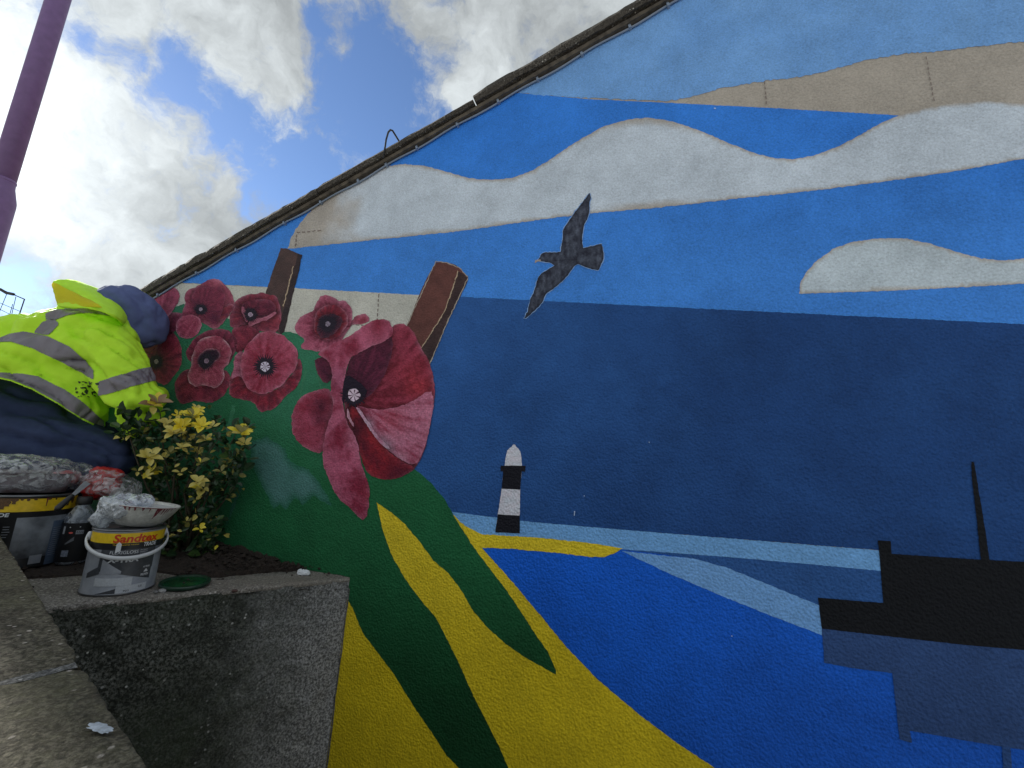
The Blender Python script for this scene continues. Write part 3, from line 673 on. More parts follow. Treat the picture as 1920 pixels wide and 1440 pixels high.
# ------------------------------------------------------------------ cable under the verge, wire loop
cb = empty('cable', on_rake(0)+WN*.02)
pts = []
for i in range(120):
    s = -.2 + i*(Rend+.1)/119
    p = rk0+RD*s-UPN*(.020+.0035*math.sin(s*23)+.003*mn.noise(Vector((s*3,0,2))))+WN*(.0075)
    pts.append(p)
MB().tube(pts, .0035, 7).build('wire', M_CABLE, cb, smooth=True)
for x in (300, 372, 446, 535, 603, 673, 725, 782, 857, 933, 1006, 1088, 1177, 1248, 1330, 1420):
    s = rakes(x); p = rk0+RD*s-UPN*.020+WN*.008
    m = MB(); a = RD*.004; b = UPN*.006; c = WN*.0065
    m.hexa([p-a-b-c, p+a-b-c, p+a+b-c, p-a+b-c], [p-a-b+c, p+a-b+c, p+a+b+c, p-a+b+c]); m.tube([p+b*1.6-c, p+b*1.6+c], .003, 6)
    m.build('cable_clip', M_CABLE, cb)
tag(cb, 'thin grey cable clipped under the sloping verge of the gable', 'cable')
k = [at(718,296,1.60), at(722,276,1.62), at(724,262,1.62), at(728,248,1.63), at(732,243.5,1.64), at(736,245,1.65), at(741,253,1.66), at(749,266,1.68), at(758,282,1.70)]
wl_ = MB().tube(k, .0035, 8).build('wire_loop', M_BLACK, None, k[0], smooth=True)
tag(wl_, 'small black wire loop sticking up above the roof verge', 'wire')

# ------------------------------------------------------------------ planter
PH = wall(657, 1083).z                     # rim height
pc = lev(657, 1083, PH); pw_ = wall(657, 1083); pc = Vector((pw_.x, pw_.y, PH)) + WN*.003
fl = lev(80, 1140, PH); fd = Vector((fl.x-pc.x, fl.y-pc.y, 0)).normalized()
LEFT = 1.9
fn_ = Vector((fd.y, -fd.x, 0));
if (CAM-pc).dot(fn_) < 0: fn_ = -fn_
RIMW = .15
def rimw(s): return RIMW*(1+1.0*max(0, min(1, (s-.40)/.12)))
def gridface(a, b, c, d, nu, nv, amp, nrm, seed, mask=True):   # a-b bottom, d-c top
    V = []; Fc = []
    for j in range(nv+1):
        for i in range(nu+1):
            u, v = i/nu, j/nv; p = (a*(1-u)+b*u)*(1-v)+(d*(1-u)+c*u)*v
            k = mn.fractal(p*14, .9, 2, 4)*amp + mn.noise(p*55)*amp*.35
            e = min(1, min(u*nu, (1-u)*nu)/1.0) if mask else 1
            V.append(p+nrm*k*(e if mask else 1))
    for j in range(nv):
        for i in range(nu):
            q = j*(nu+1)+i; Fc.append((q, q+1, q+nu+2, q+nu+1))
    return V, Fc
PT = Vector((0,0,PH))
flat = lambda p, z: Vector((p.x, p.y, z))
plt = empty('planter', flat(pc, 0))
a = pc; b = pc+fd*LEFT
V, Fc = gridface(flat(a,0), flat(b,0), flat(b,PH-.006), flat(a,PH-.006), 110, 70, .006, fn_, 1)
M_FACE = concrete('mossy_concrete_face', (.05,.055,.045), (.22,.225,.21), (.45,.45,.43), 1.0, (.045,.055,.038), .8, (tuple(fd), .28, .62, (.10,.10,.10), (.34,.34,.345)))
mobj('front_wall', V, Fc, M_FACE, plt)
# rim: rounded and crumbling
m = MB(); NU = 190; prof = [(.001, -.012), (.003, -.007), (.001, -.002), (-.008, .0), (-.03, .001), (-.06, .0), (-.09, .001), (-RIMW+.012, .0), (-RIMW, -.008), (-RIMW, -.06)]
V = []; Fc = []
for i in range(NU+1):
    s = (LEFT)*(i/NU); p = pc+fd*s
    inl = fn_
    for q, (o, h) in enumerate(prof):
        # the inner offset must stay in front of the wall near the corner
        lim = -s*abs(fd.dot(WN))/max(.05, abs(fn_.dot(WN)))
        if fn_.dot(WN) > 0: oo = max(o, lim+.0) if o < 0 else o
        else: oo = o
        k = mn.noise(Vector((s*22, q*1.3, 3)))*.004+mn.noise(Vector((s*70, q*2.1, 5)))*.002
        if q > 3: oo *= rimw(s)/RIMW
        if q in (0, 9): k = 0 if q == 9 else k*.4
        V.append(flat(p+fn_*(oo+ (k if q < 5 else 0)), PH+h+k*.8))
    if i:
        for q in range(len(prof)-1):
            n0 = (i-1)*len(prof)+q; Fc.append((n0, n0+len(prof), n0+len(prof)+1, n0+1))
mobj('rim', V, Fc, M_RIM, plt, smooth=True)
m = MB()
x0 = pc+fd*.0+fn_*.003
V, Fc = gridface(flat(pc+WN*.0005+fn_*.002, 0), flat(pc+WN*.0005-WH*.007+fn_*.001, 0), flat(pc+WN*.0005-WH*.005+fn_*.001, PH-.03), flat(pc+WN*.0005+fn_*.002, PH-.03), 2, 90, .002, -WH, 4, False)
m.add(V, Fc); m.build('edge_mortar', M_MORTAR, plt)
tag(plt, 'raised mossy concrete planter meeting the mural wall at its right end', 'planter')
# soil
V = []; Fc = []; NA, NB = 170, 70
for i in range(NA+1):
    s = LEFT*i/NA; p = pc+fd*s
    # distance from the front line to the wall along -fn_
    t = (p-W0).dot(WN)/fn_.dot(WN)
    for j in range(NB+1):
        v = j/NB; q = p-fn_*(t*v)
        wdist = (q-W0).dot(WN)
        dfr = t*v; calm = max(0, min(1, (s-.38)/.1))*max(0, min(1, (.52-dfr)/.12))
        h = PH-.012+.045*math.exp(-wdist/.30)*min(1, s/.35)*(1-calm)+(.010*mn.noise(q*9)+.014*mn.fractal(q*38, .8, 2, 3)*min(1, v*4))*(1-.75*calm)+.011*calm
        if wdist < .03: h += .006
        dfront = t*v
        if dfront < rimw(s): h -= .022
        V.append(flat(q, h))
for i in range(NA):
    for j in range(NB):
        a = i*(NB+1)+j; Fc.append((a, a+1, a+NB+2, a+NB+1))
so_ = mobj('soil', V, Fc, M_SOIL, None, flat(pc, PH)); tag(so_, 'dark crumbly soil filling the planter', 'soil', kind='stuff')
# clods and crumbs on the soil and the rim
rnd = random.Random(5); m = MB()
for i in range(900):
    s = rnd.uniform(.05, 1.1); p = pc+fd*s; t = (p-W0).dot(WN)/fn_.dot(WN)
    d = rnd.uniform(.05, 1)**1.0*t; q = p-fn_*d
    if (d < .10 or (s > .38 and d < .5)) and rnd.random() < .85: continue
    wdist = (q-W0).dot(WN); h = PH+.045*math.exp(-wdist/.35)*min(1, s/.35) - (.0 if d < RIMW else .006)
    r = rnd.uniform(.003, .011)*(.55 if d < RIMW else 1); c = flat(q, h+r*.3)
    vs = [c+Vector((rnd.uniform(.6,1.2)*x*r, rnd.uniform(.6,1.2)*y*r, rnd.uniform(.5,1)*z*r)) for x, y, z in ((1,0,0),(0,1,0),(-1,0,0),(0,-1,0),(0,0,1),(0,0,-1))]
    m.add(vs, [(0,1,4),(1,2,4),(2,3,4),(3,0,4),(1,0,5),(2,1,5),(3,2,5),(0,3,5)])
cl = m.build('soil_clods', M_SOIL, None, flat(pc, PH)); tag(cl, 'loose crumbs of soil scattered on the bed and rim', 'soil', kind='stuff')

# ------------------------------------------------------------------ parapet with coping slabs in the left foreground
QH = EYE-.27
e0 = lev(285, 1440, QH); e1 = lev(0, 1000, QH); ed = (e1-e0).normalized(); en = Vector((ed.y, -ed.x, 0))
if (CAM-e0).dot(en) < 0: en = -en
j0 = lev(152, 1243, QH); sj = (j0-e0).dot(ed)
par = empty('parapet_wall', flat(e0+en*.17, 0))
def slab(s0, s1, seed):
    V = []; Fc = []; nu = max(6, int((s1-s0)/.008)); offs = [0, .0]+[i*.009 for i in range(1, 40)]
    Wd = .34; nv = 44
    for i in range(nu+1):
        s = s0+(s1-s0)*i/nu
        chip = 0
        for (cs, cw, cdp) in ((sj-.012, .012, .009), (sj+.016, .010, .006), (sj-.13, .01, .004), (sj+.22, .012, .004), (sj-.055, .006, .003)):
            chip += cdp*max(0, 1-abs(s-cs)/cw)
        ce = mn.noise(Vector((s*40, seed, 1)))*.002+mn.noise(Vector((s*110, seed, 1)))*.0012
        endd = min(i, nu-i)
        for j in range(-3, nv+1):
            if j < 0: o = -.0; hh = {-3: -.055, -2: -.02, -1: -.004}[j]; o = {-3: 0, -2: 0, -1: .0005}[j]
            else: o = .003+(Wd-.003)*(j/nv)**1.25; hh = 0
            p = e0+ed*s+en*(o+ce*(1 if j < 4 else 0)+chip*(1 if j < 2 else 0))
            k = mn.fractal(Vector((p.x, p.y, seed))*30, .8, 2, 4)*.0022 if j >= 0 else 0
            V.append(flat(p, QH+hh+k-(.004 if endd == 0 else 0)))
        if i:
            w = nv+4
            for j in range(w-1):
                a = (i-1)*w+j; Fc.append((a, a+w, a+w+1, a+1))
    return V, Fc
for (s0, s1, sd_) in ((-.75, sj-.005, 1.0), (sj+.005, 1.25, 2.0), (1.26, 1.9, 3.0)):
    V, Fc = slab(s0, s1, sd_); mobj('coping_slab', V, Fc, M_SLAB, par, smooth=True)
a0 = e0+ed*(sj-.007)-en*-.004; V, Fc = gridface(flat(a0,QH-.02), flat(a0+ed*.014,QH-.02), flat(a0+ed*.014+en*.002,QH-.001), flat(a0,QH-.001), 3, 3, .001, en, 1, False)
m = MB()
q0 = flat(e0+ed*(sj-.0085)+en*.006, QH-.0022)
V, Fc = gridface(q0, q0+ed*.017, q0+ed*.017+en*.33, q0+en*.33, 6, 70, .0035, Vector((0,0,1)), 8, False)
m.add(V, Fc); m.build('mortar_joint', M_MORTAR, par, smooth=True)
bw0 = flat(e0+ed*-.75+en*.02, 0); bw1 = flat(e0+ed*1.9+en*.02, 0)
m = MB(); m.hexa([bw0, bw1, bw1+en*.29, bw0+en*.29], [flat(v, QH-.056) for v in (bw0, bw1, bw1+en*.29, bw0+en*.29)]); m.build('wall_body', M_PLANTER, par)
# white paint splash on the near slab
rnd = random.Random(3); P = []
cs = lev(187, 1373, QH); rx = (lev(212, 1383, QH)-lev(163, 1363, QH)); ry = Vector((0,0,1)).cross(rx).normalized()*.0065; rx = rx*.5
for i in range(44):
    a = 2*math.pi*i/44; q = rnd.uniform(.62, 1.1); q = .80+.45*mn.noise(Vector((math.cos(a)*2.2, math.sin(a)*2.2, 4)))+.14*mn.noise(Vector((a*5, 2, 4)))+rnd.uniform(-.03,.03); P.append(cs+rx*math.cos(a)*q+ry*math.sin(a)*q+Vector((0,0,.0036)))
mobj('paint_splash', [cs+Vector((0,0,.0042))]+P, [(0, i+1, (i+1) % 44+1) for i in range(44)], mat('pale_splash', (.42,.47,.53), .6, bump=.6, bscale=200, var=.35, vscale=60), par)
tag(par, 'low wall with pebbly concrete coping slabs in the left foreground', 'wall')
# ------------------------------------------------------------------ soft bodies: blobs -> voxel remesh -> smooth
def blob_mesh(parts, voxel=.012, smooth=8, folds=None, disp=None):
    """parts: ('s', centre, (rx,ry,rz), rot) ellipsoids or ('c', p0, r0, p1, r1) cones. One continuous surface."""
    bm = bmesh.new()
    for q in parts:
        if q[0] == 's':
            _, c, r, *rot = q
            r = r if hasattr(r, '__len__') else (r, r, r)
            M = Matrix.Translation(c) @ (rot[0].to_matrix().to_4x4() if rot else Matrix()) @ Matrix.Diagonal((*r, 1))
            bmesh.ops.create_icosphere(bm, subdivisions=3, radius=1, matrix=M)
        else:
            _, p0, r0, p1, r1 = q; p0 = Vector(p0); p1 = Vector(p1); n = 9
            for i in range(n+1):
                t = i/n; rr_ = r0+(r1-r0)*t
                bmesh.ops.create_icosphere(bm, subdivisions=2, radius=rr_, matrix=Matrix.Translation(p0.lerp(p1, t)))
    me = bpy.data.meshes.new('tmp'); bm.to_mesh(me); bm.free()
    o = bpy.data.objects.new('tmp', me); COL.objects.link(o)
    r = o.modifiers.new('r', 'REMESH'); r.mode = 'VOXEL'; r.voxel_size = voxel
    s = o.modifiers.new('s', 'SMOOTH'); s.iterations = smooth; s.factor = .6
    dg = bpy.context.evaluated_depsgraph_get(); e = o.evaluated_get(dg); m2 = bpy.data.meshes.new_from_object(e)
    bpy.data.objects.remove(o)
    if disp:
        m2.update(); ns = [v.normal.copy() for v in m2.vertices]
        for v, n_ in zip(m2.vertices, ns): v.co += n_*disp(v.co)
    V = [v.co.copy() for v in m2.vertices]; Fc = [tuple(p.vertices) for p in m2.polygons]
    bpy.data.meshes.remove(m2)
    return V, Fc
def cut(V, Fc, planes=None, test=None, lift=.0015, thick=0):
    """a piece of a surface: clipped by planes [(point, outward normal)], lifted off along the normals"""
    bm = bmesh.new(); vs = [bm.verts.new(v) for v in V]
    for f in Fc:
        try: bm.faces.new([vs[i] for i in f])
        except ValueError: pass
    for (p, n_) in planes or []:
        bmesh.ops.bisect_plane(bm, geom=bm.verts[:]+bm.edges[:]+bm.faces[:], plane_co=p, plane_no=n_, clear_outer=True)
    if test:
        bmesh.ops.delete(bm, geom=[f for f in bm.faces if not test(f.calc_center_median())], context='FACES')
    bm.normal_update()
    for v in bm.verts: pass
    nn = {v: v.normal.copy() for v in bm.verts}
    for v in bm.verts: v.co += nn[v]*lift
    bm.verts.index_update()
    a = [v.co.copy() for v in bm.verts]; f = [tuple(v.index for v in q.verts) for q in bm.faces]; bm.free()
    return a, f
def fold(p, d, f, amp, seed):      # creases running along direction d
    d = d.normalized(); q = p-d*(p.dot(d))*.82
    k = mn.fractal(q*f+Vector((seed, 0, 0)), 1.0, 2, 3)
    return amp*(k-.5*abs(k))

# ------------------------------------------------------------------ person
PO = at(60, 900, 1.75); PO.z = PH+.0
per = empty('person', PO)
A = at
VIEW = (A(150,650,1.6)-CAM).normalized()
hipc = A(28, 772, 1.50); chest = A(108, 672, 1.60); neck = A(196, 612, 1.66)
ax = (neck-hipc).normalized()
torso = [('s', A(-40,765,1.52), (.17,.17,.16)), ('s', A(60,760,1.50), (.15,.14,.13)), ('s', A(125,775,1.52), (.11,.12,.10)),
         ('s', A(-10,702,1.56), (.15,.15,.13)), ('s', A(82,688,1.58), (.17,.16,.14)), ('s', A(150,735,1.56), (.10,.11,.10)), ('s', A(152,668,1.58), (.11,.12,.13)),
         ('s', A(112,628,1.62), (.125,.12,.105)), ('s', A(62,645,1.66), (.14,.14,.115)), ('s', A(172,632,1.61), (.11,.11,.095)), ('s', A(205,640,1.60), (.085,.09,.085)),
         ('s', A(190,603,1.62), (.085,.09,.065)), ('s', A(150,597,1.63), (.09,.09,.06)), ('s', A(-60,700,1.62), (.16,.16,.13)), ('s', A(0,668,1.66), (.12,.12,.10))]
elb = A(262, 768, 1.50); wrist = A(288, 742, 1.72)
sleeve = [('c', A(202,645,1.58), .092, A(230,700,1.54), .090), ('c', A(230,700,1.54), .090, A(256,750,1.50), .078), ('c', A(256,750,1.50), .078, A(262,778,1.53), .074), ('c', A(262,770,1.53), .072, wrist, .050)]
arm2 = [('c', A(20,690,1.75), .07, A(120,760,1.85), .06), ('c', A(120,760,1.85), .06, A(190,760,1.88), .05)]
def crease(p, d, f, amp, seed):
    d = d.normalized(); q = (p-d*(p.dot(d))*.80)*f+Vector((seed*3.1, 0, 0))
    q += Vector((0,0,.6*mn.noise(p*6)))
    return -amp*max(0, 1-abs(mn.noise(q))*3.2)**2
def notshoulder(p):
    return 1 if (p-A(225,700,1.5)).length > .16 else max(0, ((p-A(225,700,1.5)).length-.08)/.08)
def jf(p):
    a = fold(p, WH*.5+Vector((0,0,-.9)), 13, .008, 2)+fold(p, ax, 24, .004, 5)
    a += crease(p, A(170,705,1.5)-A(0,640,1.5), 14, .017, 3)*notshoulder(p)+crease(p, A(300,760,1.5)-A(190,690,1.5), 15, .017, 9)*(1-notshoulder(p))
    el = math.exp(-((p-elb).length/.12)**2); sh = math.exp(-((p-A(190,740,1.5)).length/.14)**2)
    a += (el+sh)*.010*math.sin((p.z*70+p.x*45)+3*mn.noise(p*12))
    a += .004*math.sin((p-hipc).dot(ax)*95+4*mn.noise(p*7))*max(0, mn.noise(p*5)+.3)
    return a
JV, JF = blob_mesh(torso+sleeve+arm2, .0088, 7, disp=jf)
JACKET = True
# reflective tape bands cut out of the jacket surface
def plane3(a, b, c, inside_pt):
    n_ = (b-a).cross(c-a).normalized()
    if (inside_pt-a).dot(n_) > 0: n_ = -n_
    return (a, n_)
def band(pl, pts_hi, pts_lo, extra=(), test=None, lift=.0022, m=None):
    """tape seen between two image lines; the cut planes pass through the line and along a chosen depth direction"""
    (x0,y0), (x1,y1), dh = pts_hi; (u0,v0), (u1,v1), dl = pts_lo
    a, b = A(x0,y0,1.5), A(x1,y1,1.5); c_, d_ = A(u0,v0,1.5), A(u1,v1,1.5)
    mid = (a+b+c_+d_)/4
    P1 = plane3(a, b, a+dh, mid); P2 = plane3(c_, d_, c_+dl, mid)
    V, Fc = cut(JV, JF, [P1, P2]+list(extra), test, lift)
    return mobj('reflective_tape', V, Fc, m or M_TAPE, per, smooth=True)
vd = lambda x, y: ray(x, y).normalized()
armax = (A(256,750,1.5)-A(205,655,1.58)).normalized()
isarm = lambda p: ((p-A(205,655,1.58)).dot(armax) > .02) and (p-(A(205,655,1.58)+armax*(p-A(205,655,1.58)).dot(armax))).length < .125 and (p-A(150,735,1.56)).length > .105
def px_of(p):
    v = p-CAM; c = Vector((v.dot(X_), v.dot(Y_), -v.dot(Z_))); return 960+F*c.x/c.z, 720-F*c.y/c.z
def curve_band(hi, lo, x0, x1, test=None, lift=.0022):
    """tape between two curves given over the image column"""
    def f(T, x):
        for i in range(len(T)-1):
            if x <= T[i+1][0]: 
                t = (x-T[i][0])/(T[i+1][0]-T[i][0]); return T[i][1]+(T[i+1][1]-T[i][1])*t
        return T[-1][1]
    # refine mesh near the band, then clip vertex-accurately by snapping
    bm = bmesh.new(); vs = [bm.verts.new(v) for v in JV]
    for q in JF:
        c = sum((JV[i] for i in q), Vector())/len(q)
        if (c-CAM).length > 3: continue
        x, y = px_of(c)
        if x0-12 < x < x1+12 and f(hi, x)-14 < y < f(lo, x)+14 and (test is None or test(c)): bm.faces.new([vs[i] for i in q])
    bmesh.ops.delete(bm, geom=[v for v in bm.verts if not v.link_faces], context='VERTS')
    bm.normal_update()
    bmesh.ops.delete(bm, geom=[q for q in bm.faces if q.normal.dot(q.calc_center_median()-CAM) > .25*(q.calc_center_median()-CAM).length], context='FACES')
    bmesh.ops.subdivide_edges(bm, edges=bm.edges[:], cuts=3, use_grid_fill=True)
    bm.normal_update()
    kill = []
    for q in bm.faces:
        x, y = px_of(q.calc_center_median())
        if not (x0 < x < x1 and f(hi, x) < y < f(lo, x)): kill.append(q)
    bmesh.ops.delete(bm, geom=kill, context='FACES')
    bmesh.ops.delete(bm, geom=[v for v in bm.verts if not v.link_faces], context='VERTS')
    nn = {v: v.normal.copy() for v in bm.verts}
    for v in bm.verts: v.co += nn[v]*lift
    # keep only the largest connected strip
    seen = set(); cs_all = []
    for f0 in bm.faces:
        if f0 in seen: continue
        st = [f0]; comp = []; seen.add(f0)
        while st:
            q = st.pop(); comp.append(q)
            for e in q.edges:
                for g_ in e.link_faces:
                    if g_ not in seen: seen.add(g_); st.append(g_)
        cs_all.append(comp)
    if not cs_all: bm.free(); return
    big = max(len(q) for q in cs_all); dep = lambda comp: sum((q.calc_center_median()-CAM).dot(-Z_) for q in comp)/len(comp)
    best = set(min([q for q in cs_all if len(q) > .3*big], key=dep)); bmesh.ops.delete(bm, geom=[q for q in bm.faces if q not in best], context='FACES')
    bmesh.ops.delete(bm, geom=[v for v in bm.verts if not v.link_faces], context='VERTS')
    bm.verts.index_update(); V = [v.co.copy() for v in bm.verts]; Fc = [tuple(v.index for v in q.verts) for q in bm.faces]; bm.free()
    if Fc: mobj('reflective_tape', V, Fc, M_TAPE, per, smooth=True)
notarm = lambda p: not isarm(p)
curve_band([(-60,634), (0,634), (20,626), (45,622), (90,631), (130,650), (160,675), (178,698)], [(-60,650), (0,642), (20,641), (60,653), (110,676), (150,697), (175,712)], -60, 176)
curve_band([(-60,694), (0,699), (40,701), (70,706), (120,730), (160,758), (196,792)], [(-60,712), (0,708), (20,712), (60,728), (110,756), (150,782), (192,802)], -60, 194)
curve_band([(86,588), (105,581), (150,576), (200,582), (216,590)], [(86,600), (100,602), (125,592), (160,586), (216,594)], 86, 214)
curve_band([(65,622), (80,604), (100,597), (110,606)], [(65,624), (80,628), (92,628), (108,612)], 66, 110)
curve_band([(184,716), (230,702), (262,692), (284,688), (304,706)], [(184,742), (200,740), (250,724), (285,715), (312,712)], 185, 316)
HEM = [(-400,700), (-60,712), (0,708), (20,712), (60,728), (110,756), (150,782), (196,806)]
def hemf(x):
    for i in range(len(HEM)-1):
        if x <= HEM[i+1][0]:
            t = (x-HEM[i][0])/(HEM[i+1][0]-HEM[i][0]); return HEM[i][1]+(HEM[i+1][1]-HEM[i][1])*t
    return 9999
def hemtest(p):
    x, y = px_of(p); return x > 194 or y < hemf(x)+2.5
def densify(V, Fc, near, cuts=3):
    bm = bmesh.new(); vs = [bm.verts.new(v) for v in V]
    for q in Fc:
        try: bm.faces.new([vs[i] for i in q])
        except ValueError: pass
    es = set()
    for q in bm.faces:
        if near(q.calc_center_median()): es.update(q.edges)
    bmesh.ops.subdivide_edges(bm, edges=list(es), cuts=cuts, use_grid_fill=True)
    bm.verts.index_update(); V = [v.co.copy() for v in bm.verts]; Fc = [tuple(v.index for v in q.verts) for q in bm.faces]; bm.free(); return V, Fc
def nearhem(p):
    x, y = px_of(p); return x < 200 and abs(y-hemf(x)) < 12
JV2, JF2 = densify(JV, JF, nearhem)
JV2, JF2 = cut(JV2, JF2, None, hemtest, 0)
mobj('hi_vis_jacket', JV2, JF2, M_VIS, per, smooth=True)
# dark paint marks on the jacket flank
DV, DF = densify(*cut(JV, JF, None, lambda p: (lambda q: abs(q[0]-164) < 30 and abs(q[1]-730) < 22)(px_of(p)) and (p-CAM).dot(-Z_) < 1.56, 0), lambda p: True, 4)
V, Fc = cut(DV, DF, None, lambda p: (lambda q: abs(q[0]-164) < 22 and abs(q[1]-730) < 15 and mn.noise(p*120) > .26-.30*max(0, 1-math.hypot(q[0]-164, q[1]-727)/9))(px_of(p)) and (p-CAM).dot(-Z_) < 1.56, .0025)
if Fc: mobj('paint_mark', V, Fc, M_STAIN, per)['kind'] = 'stuff'
# folded-back hi-vis hood, a thick curved shell lying on the shoulders
def shell(rows, mat_, name, thick=.006, sub=3, disp=.004, seed=0):
    V = [p for r_ in rows for p in r_]; w = len(rows[0]); Fc = [(i*w+j, i*w+j+1, (i+1)*w+j+1, (i+1)*w+j) for i in range(len(rows)-1) for j in range(w-1)]
    me = bpy.data.meshes.new('tmp'); me.from_pydata([tuple(v) for v in V], [], Fc); o = bpy.data.objects.new('tmp', me); COL.objects.link(o)
    a = o.modifiers.new('s', 'SUBSURF'); a.levels = sub; b = o.modifiers.new('t', 'SOLIDIFY'); b.thickness = thick; b.offset = 0
    e = o.evaluated_get(bpy.context.evaluated_depsgraph_get()); m2 = bpy.data.meshes.new_from_object(e); bpy.data.objects.remove(o)
    V = [v.co+v.normal*mn.fractal(v.co*22+Vector((seed,0,0)), .9, 2, 3)*disp for v in m2.vertices]; Fc = [tuple(p.vertices) for p in m2.polygons]
    return mobj(name, V, Fc, mat_, per, smooth=True)
hood = shell([[A(97,528,1.60), A(104,548,1.57), A(107,570,1.55), A(110,575,1.53)],
              [A(118,524,1.62), A(128,540,1.57), A(140,560,1.53), A(140,577,1.50)],
              [A(142,526,1.66), A(158,540,1.59), A(170,562,1.54), A(172,579,1.50)],
              [A(180,540,1.70), A(196,556,1.62), A(205,574,1.55), A(206,588,1.51)],
              [A(208,556,1.72), A(222,570,1.66), A(232,588,1.58), A(228,602,1.54)],
              [A(226,578,1.72), A(234,588,1.68), A(240,600,1.62), A(228,612,1.60)]], M_VIS, 'jacket_hood', seed=3)
shell([[A(98,530,1.60), A(102,545,1.585), A(106,562,1.57), A(112,578,1.56)],
       [A(112,536,1.585), A(118,548,1.57), A(126,562,1.55), A(134,577,1.54)],
       [A(128,545,1.575), A(136,553,1.56), A(148,565,1.54), A(156,576,1.53)],
       [A(150,556,1.57), A(158,562,1.55), A(168,570,1.535), A(182,577,1.53)],
       [A(172,566,1.56), A(180,570,1.545), A(188,575,1.53), A(192,579,1.53)]], M_VISIN, 'hood_lining', thick=.004, seed=8, disp=.002).location = -VIEW*.034
# head under a navy hood
hc = A(252, 592, 1.76)
HV, HF = blob_mesh([('s', A(236,588,1.74), (.112,.125,.118)), ('s', A(258,598,1.76), (.10,.11,.108)), ('s', A(270,612,1.76), (.075,.09,.09)), ('s', A(286,630,1.76), (.034,.06,.034)), ('s', A(294,632,1.77), (.020,.04,.018)), ('s', A(284,641,1.76), (.026,.045,.020)), ('s', A(268,646,1.75), (.026,.045,.018)), ('s', A(276,632,1.75), (.042,.06,.04)),
                    ('s', A(222,612,1.70), (.10,.10,.09)), ('s', A(262,632,1.72), (.045,.06,.045))], .008, 6,
                   disp=lambda p: fold(p, Vector((.3,.2,-1)), 15, .007, 7)+.002*mn.noise(p*60)+crease(p, A(290,630,1.7)-A(215,560,1.7), 14, .009, 5))
mobj('navy_hood', HV, HF, M_HOODN, per, smooth=True)
fc = A(275, 638, 1.80)
FV, FF = blob_mesh([('s', fc, (.036,.05,.04)), ('s', fc+Vector((.022,.02,-.008)), (.011,.012,.015)), ('s', fc+Vector((0,0,-.035)), (.022,.035,.022))], .006, 3)
mobj('face', FV, FF, M_SKIN, per, smooth=True)
# trousers, boots
def tf(p): return fold(p, A(200,850,1.5)-A(0,800,1.4), 16, .010, 4)+.003*mn.noise(p*40)+crease(p, A(200,850,1.5)-A(0,790,1.5), 12, .024, 6)
TV, TF = blob_mesh([('s', A(-50,795,1.58), (.22,.2,.20)), ('s', A(20,790,1.57), (.18,.17,.165)), ('s', A(95,810,1.57), (.13,.14,.12)), ('s', A(150,822,1.56), (.10,.12,.085)), ('c', A(0,834,1.50), .14, A(110,838,1.50), .120), ('c', A(110,838,1.50), .120, A(206,860,1.52), .082),
                    ('c', A(90,800,1.56), .10, A(200,846,1.62), .08), ('c', A(206,866,1.50), .08, A(60,950,1.46), .075), ('c', A(60,950,1.46), .075, A(-60,960,1.46), .07),
                    ('c', A(200,860,1.62), .08, A(40,930,1.60), .07)], .013, 7, disp=tf)
mobj('navy_trousers', TV, TF, M_NAVY, per, smooth=True)
for (x, z) in ((-95, 1.46), (-60, 1.62)):
    BV, BF = blob_mesh([('s', A(x,965,z), (.12,.06,.055)), ('s', A(x-30,960,z), (.06,.055,.07))], .012, 5)
    mobj('boot', BV, BF, M_BOOT, per, smooth=True)
# right hand holding a brush against the wall
hd = wall(292, 732, .07)
hp = [('s', hd, (.036,.03,.042)), ('c', wrist, .028, hd, .03)]
hx = WH; 
for i, ln in enumerate((.030,.036,.034,.026)):
    b0 = hd+Vector((0,0,.026-.017*i))-WH*.018; b1 = b0-WH*.026-WN*.016; b2 = b1-WN*.020+WH*.016
    hp += [('c', b0, .0088, b1, .0082), ('c', b1, .0082, b2, .007)]
hp += [('c', hd+Vector((0,0,.03)), .011, hd+Vector((0,0,.046))-WH*.018, .0095), ('c', hd+Vector((0,0,.046))-WH*.018, .0095, hd+Vector((0,0,.040))-WH*.036-WN*.012, .008)]
HV2, HF2 = blob_mesh(hp, .0042, 2); mobj('hand', HV2, HF2, M_SKIN, per, smooth=True)
tag(per, 'painter in a hi-vis yellow jacket and navy hood, crouching on the planter facing the mural', 'person')
br0 = hd+Vector((0,0,.02))-WH*.03-WN*.01
bru = empty('paintbrush', br0)
MB().tube([br0+WN*.05+Vector((0,0,.05)), br0, br0-WN*.02-Vector((0,0,.01))], [.004,.006,.005], 8).build('handle', M_BLACK, bru, smooth=True)
MB().tube([br0-WN*.02-Vector((0,0,.01)), br0-WN*.045-Vector((0,0,.025))], [.006,.003], 8).build('bristles', M_STAIN, bru)
tag(bru, 'small paintbrush held against the wall in the painter\'s hand', 'paintbrush')

# ------------------------------------------------------------------ lamp post
pz = 2.6
pa = at(109, 0, pz)                       # axis point of the upper post
pb0 = Vector((pa.x, pa.y, 0)); 
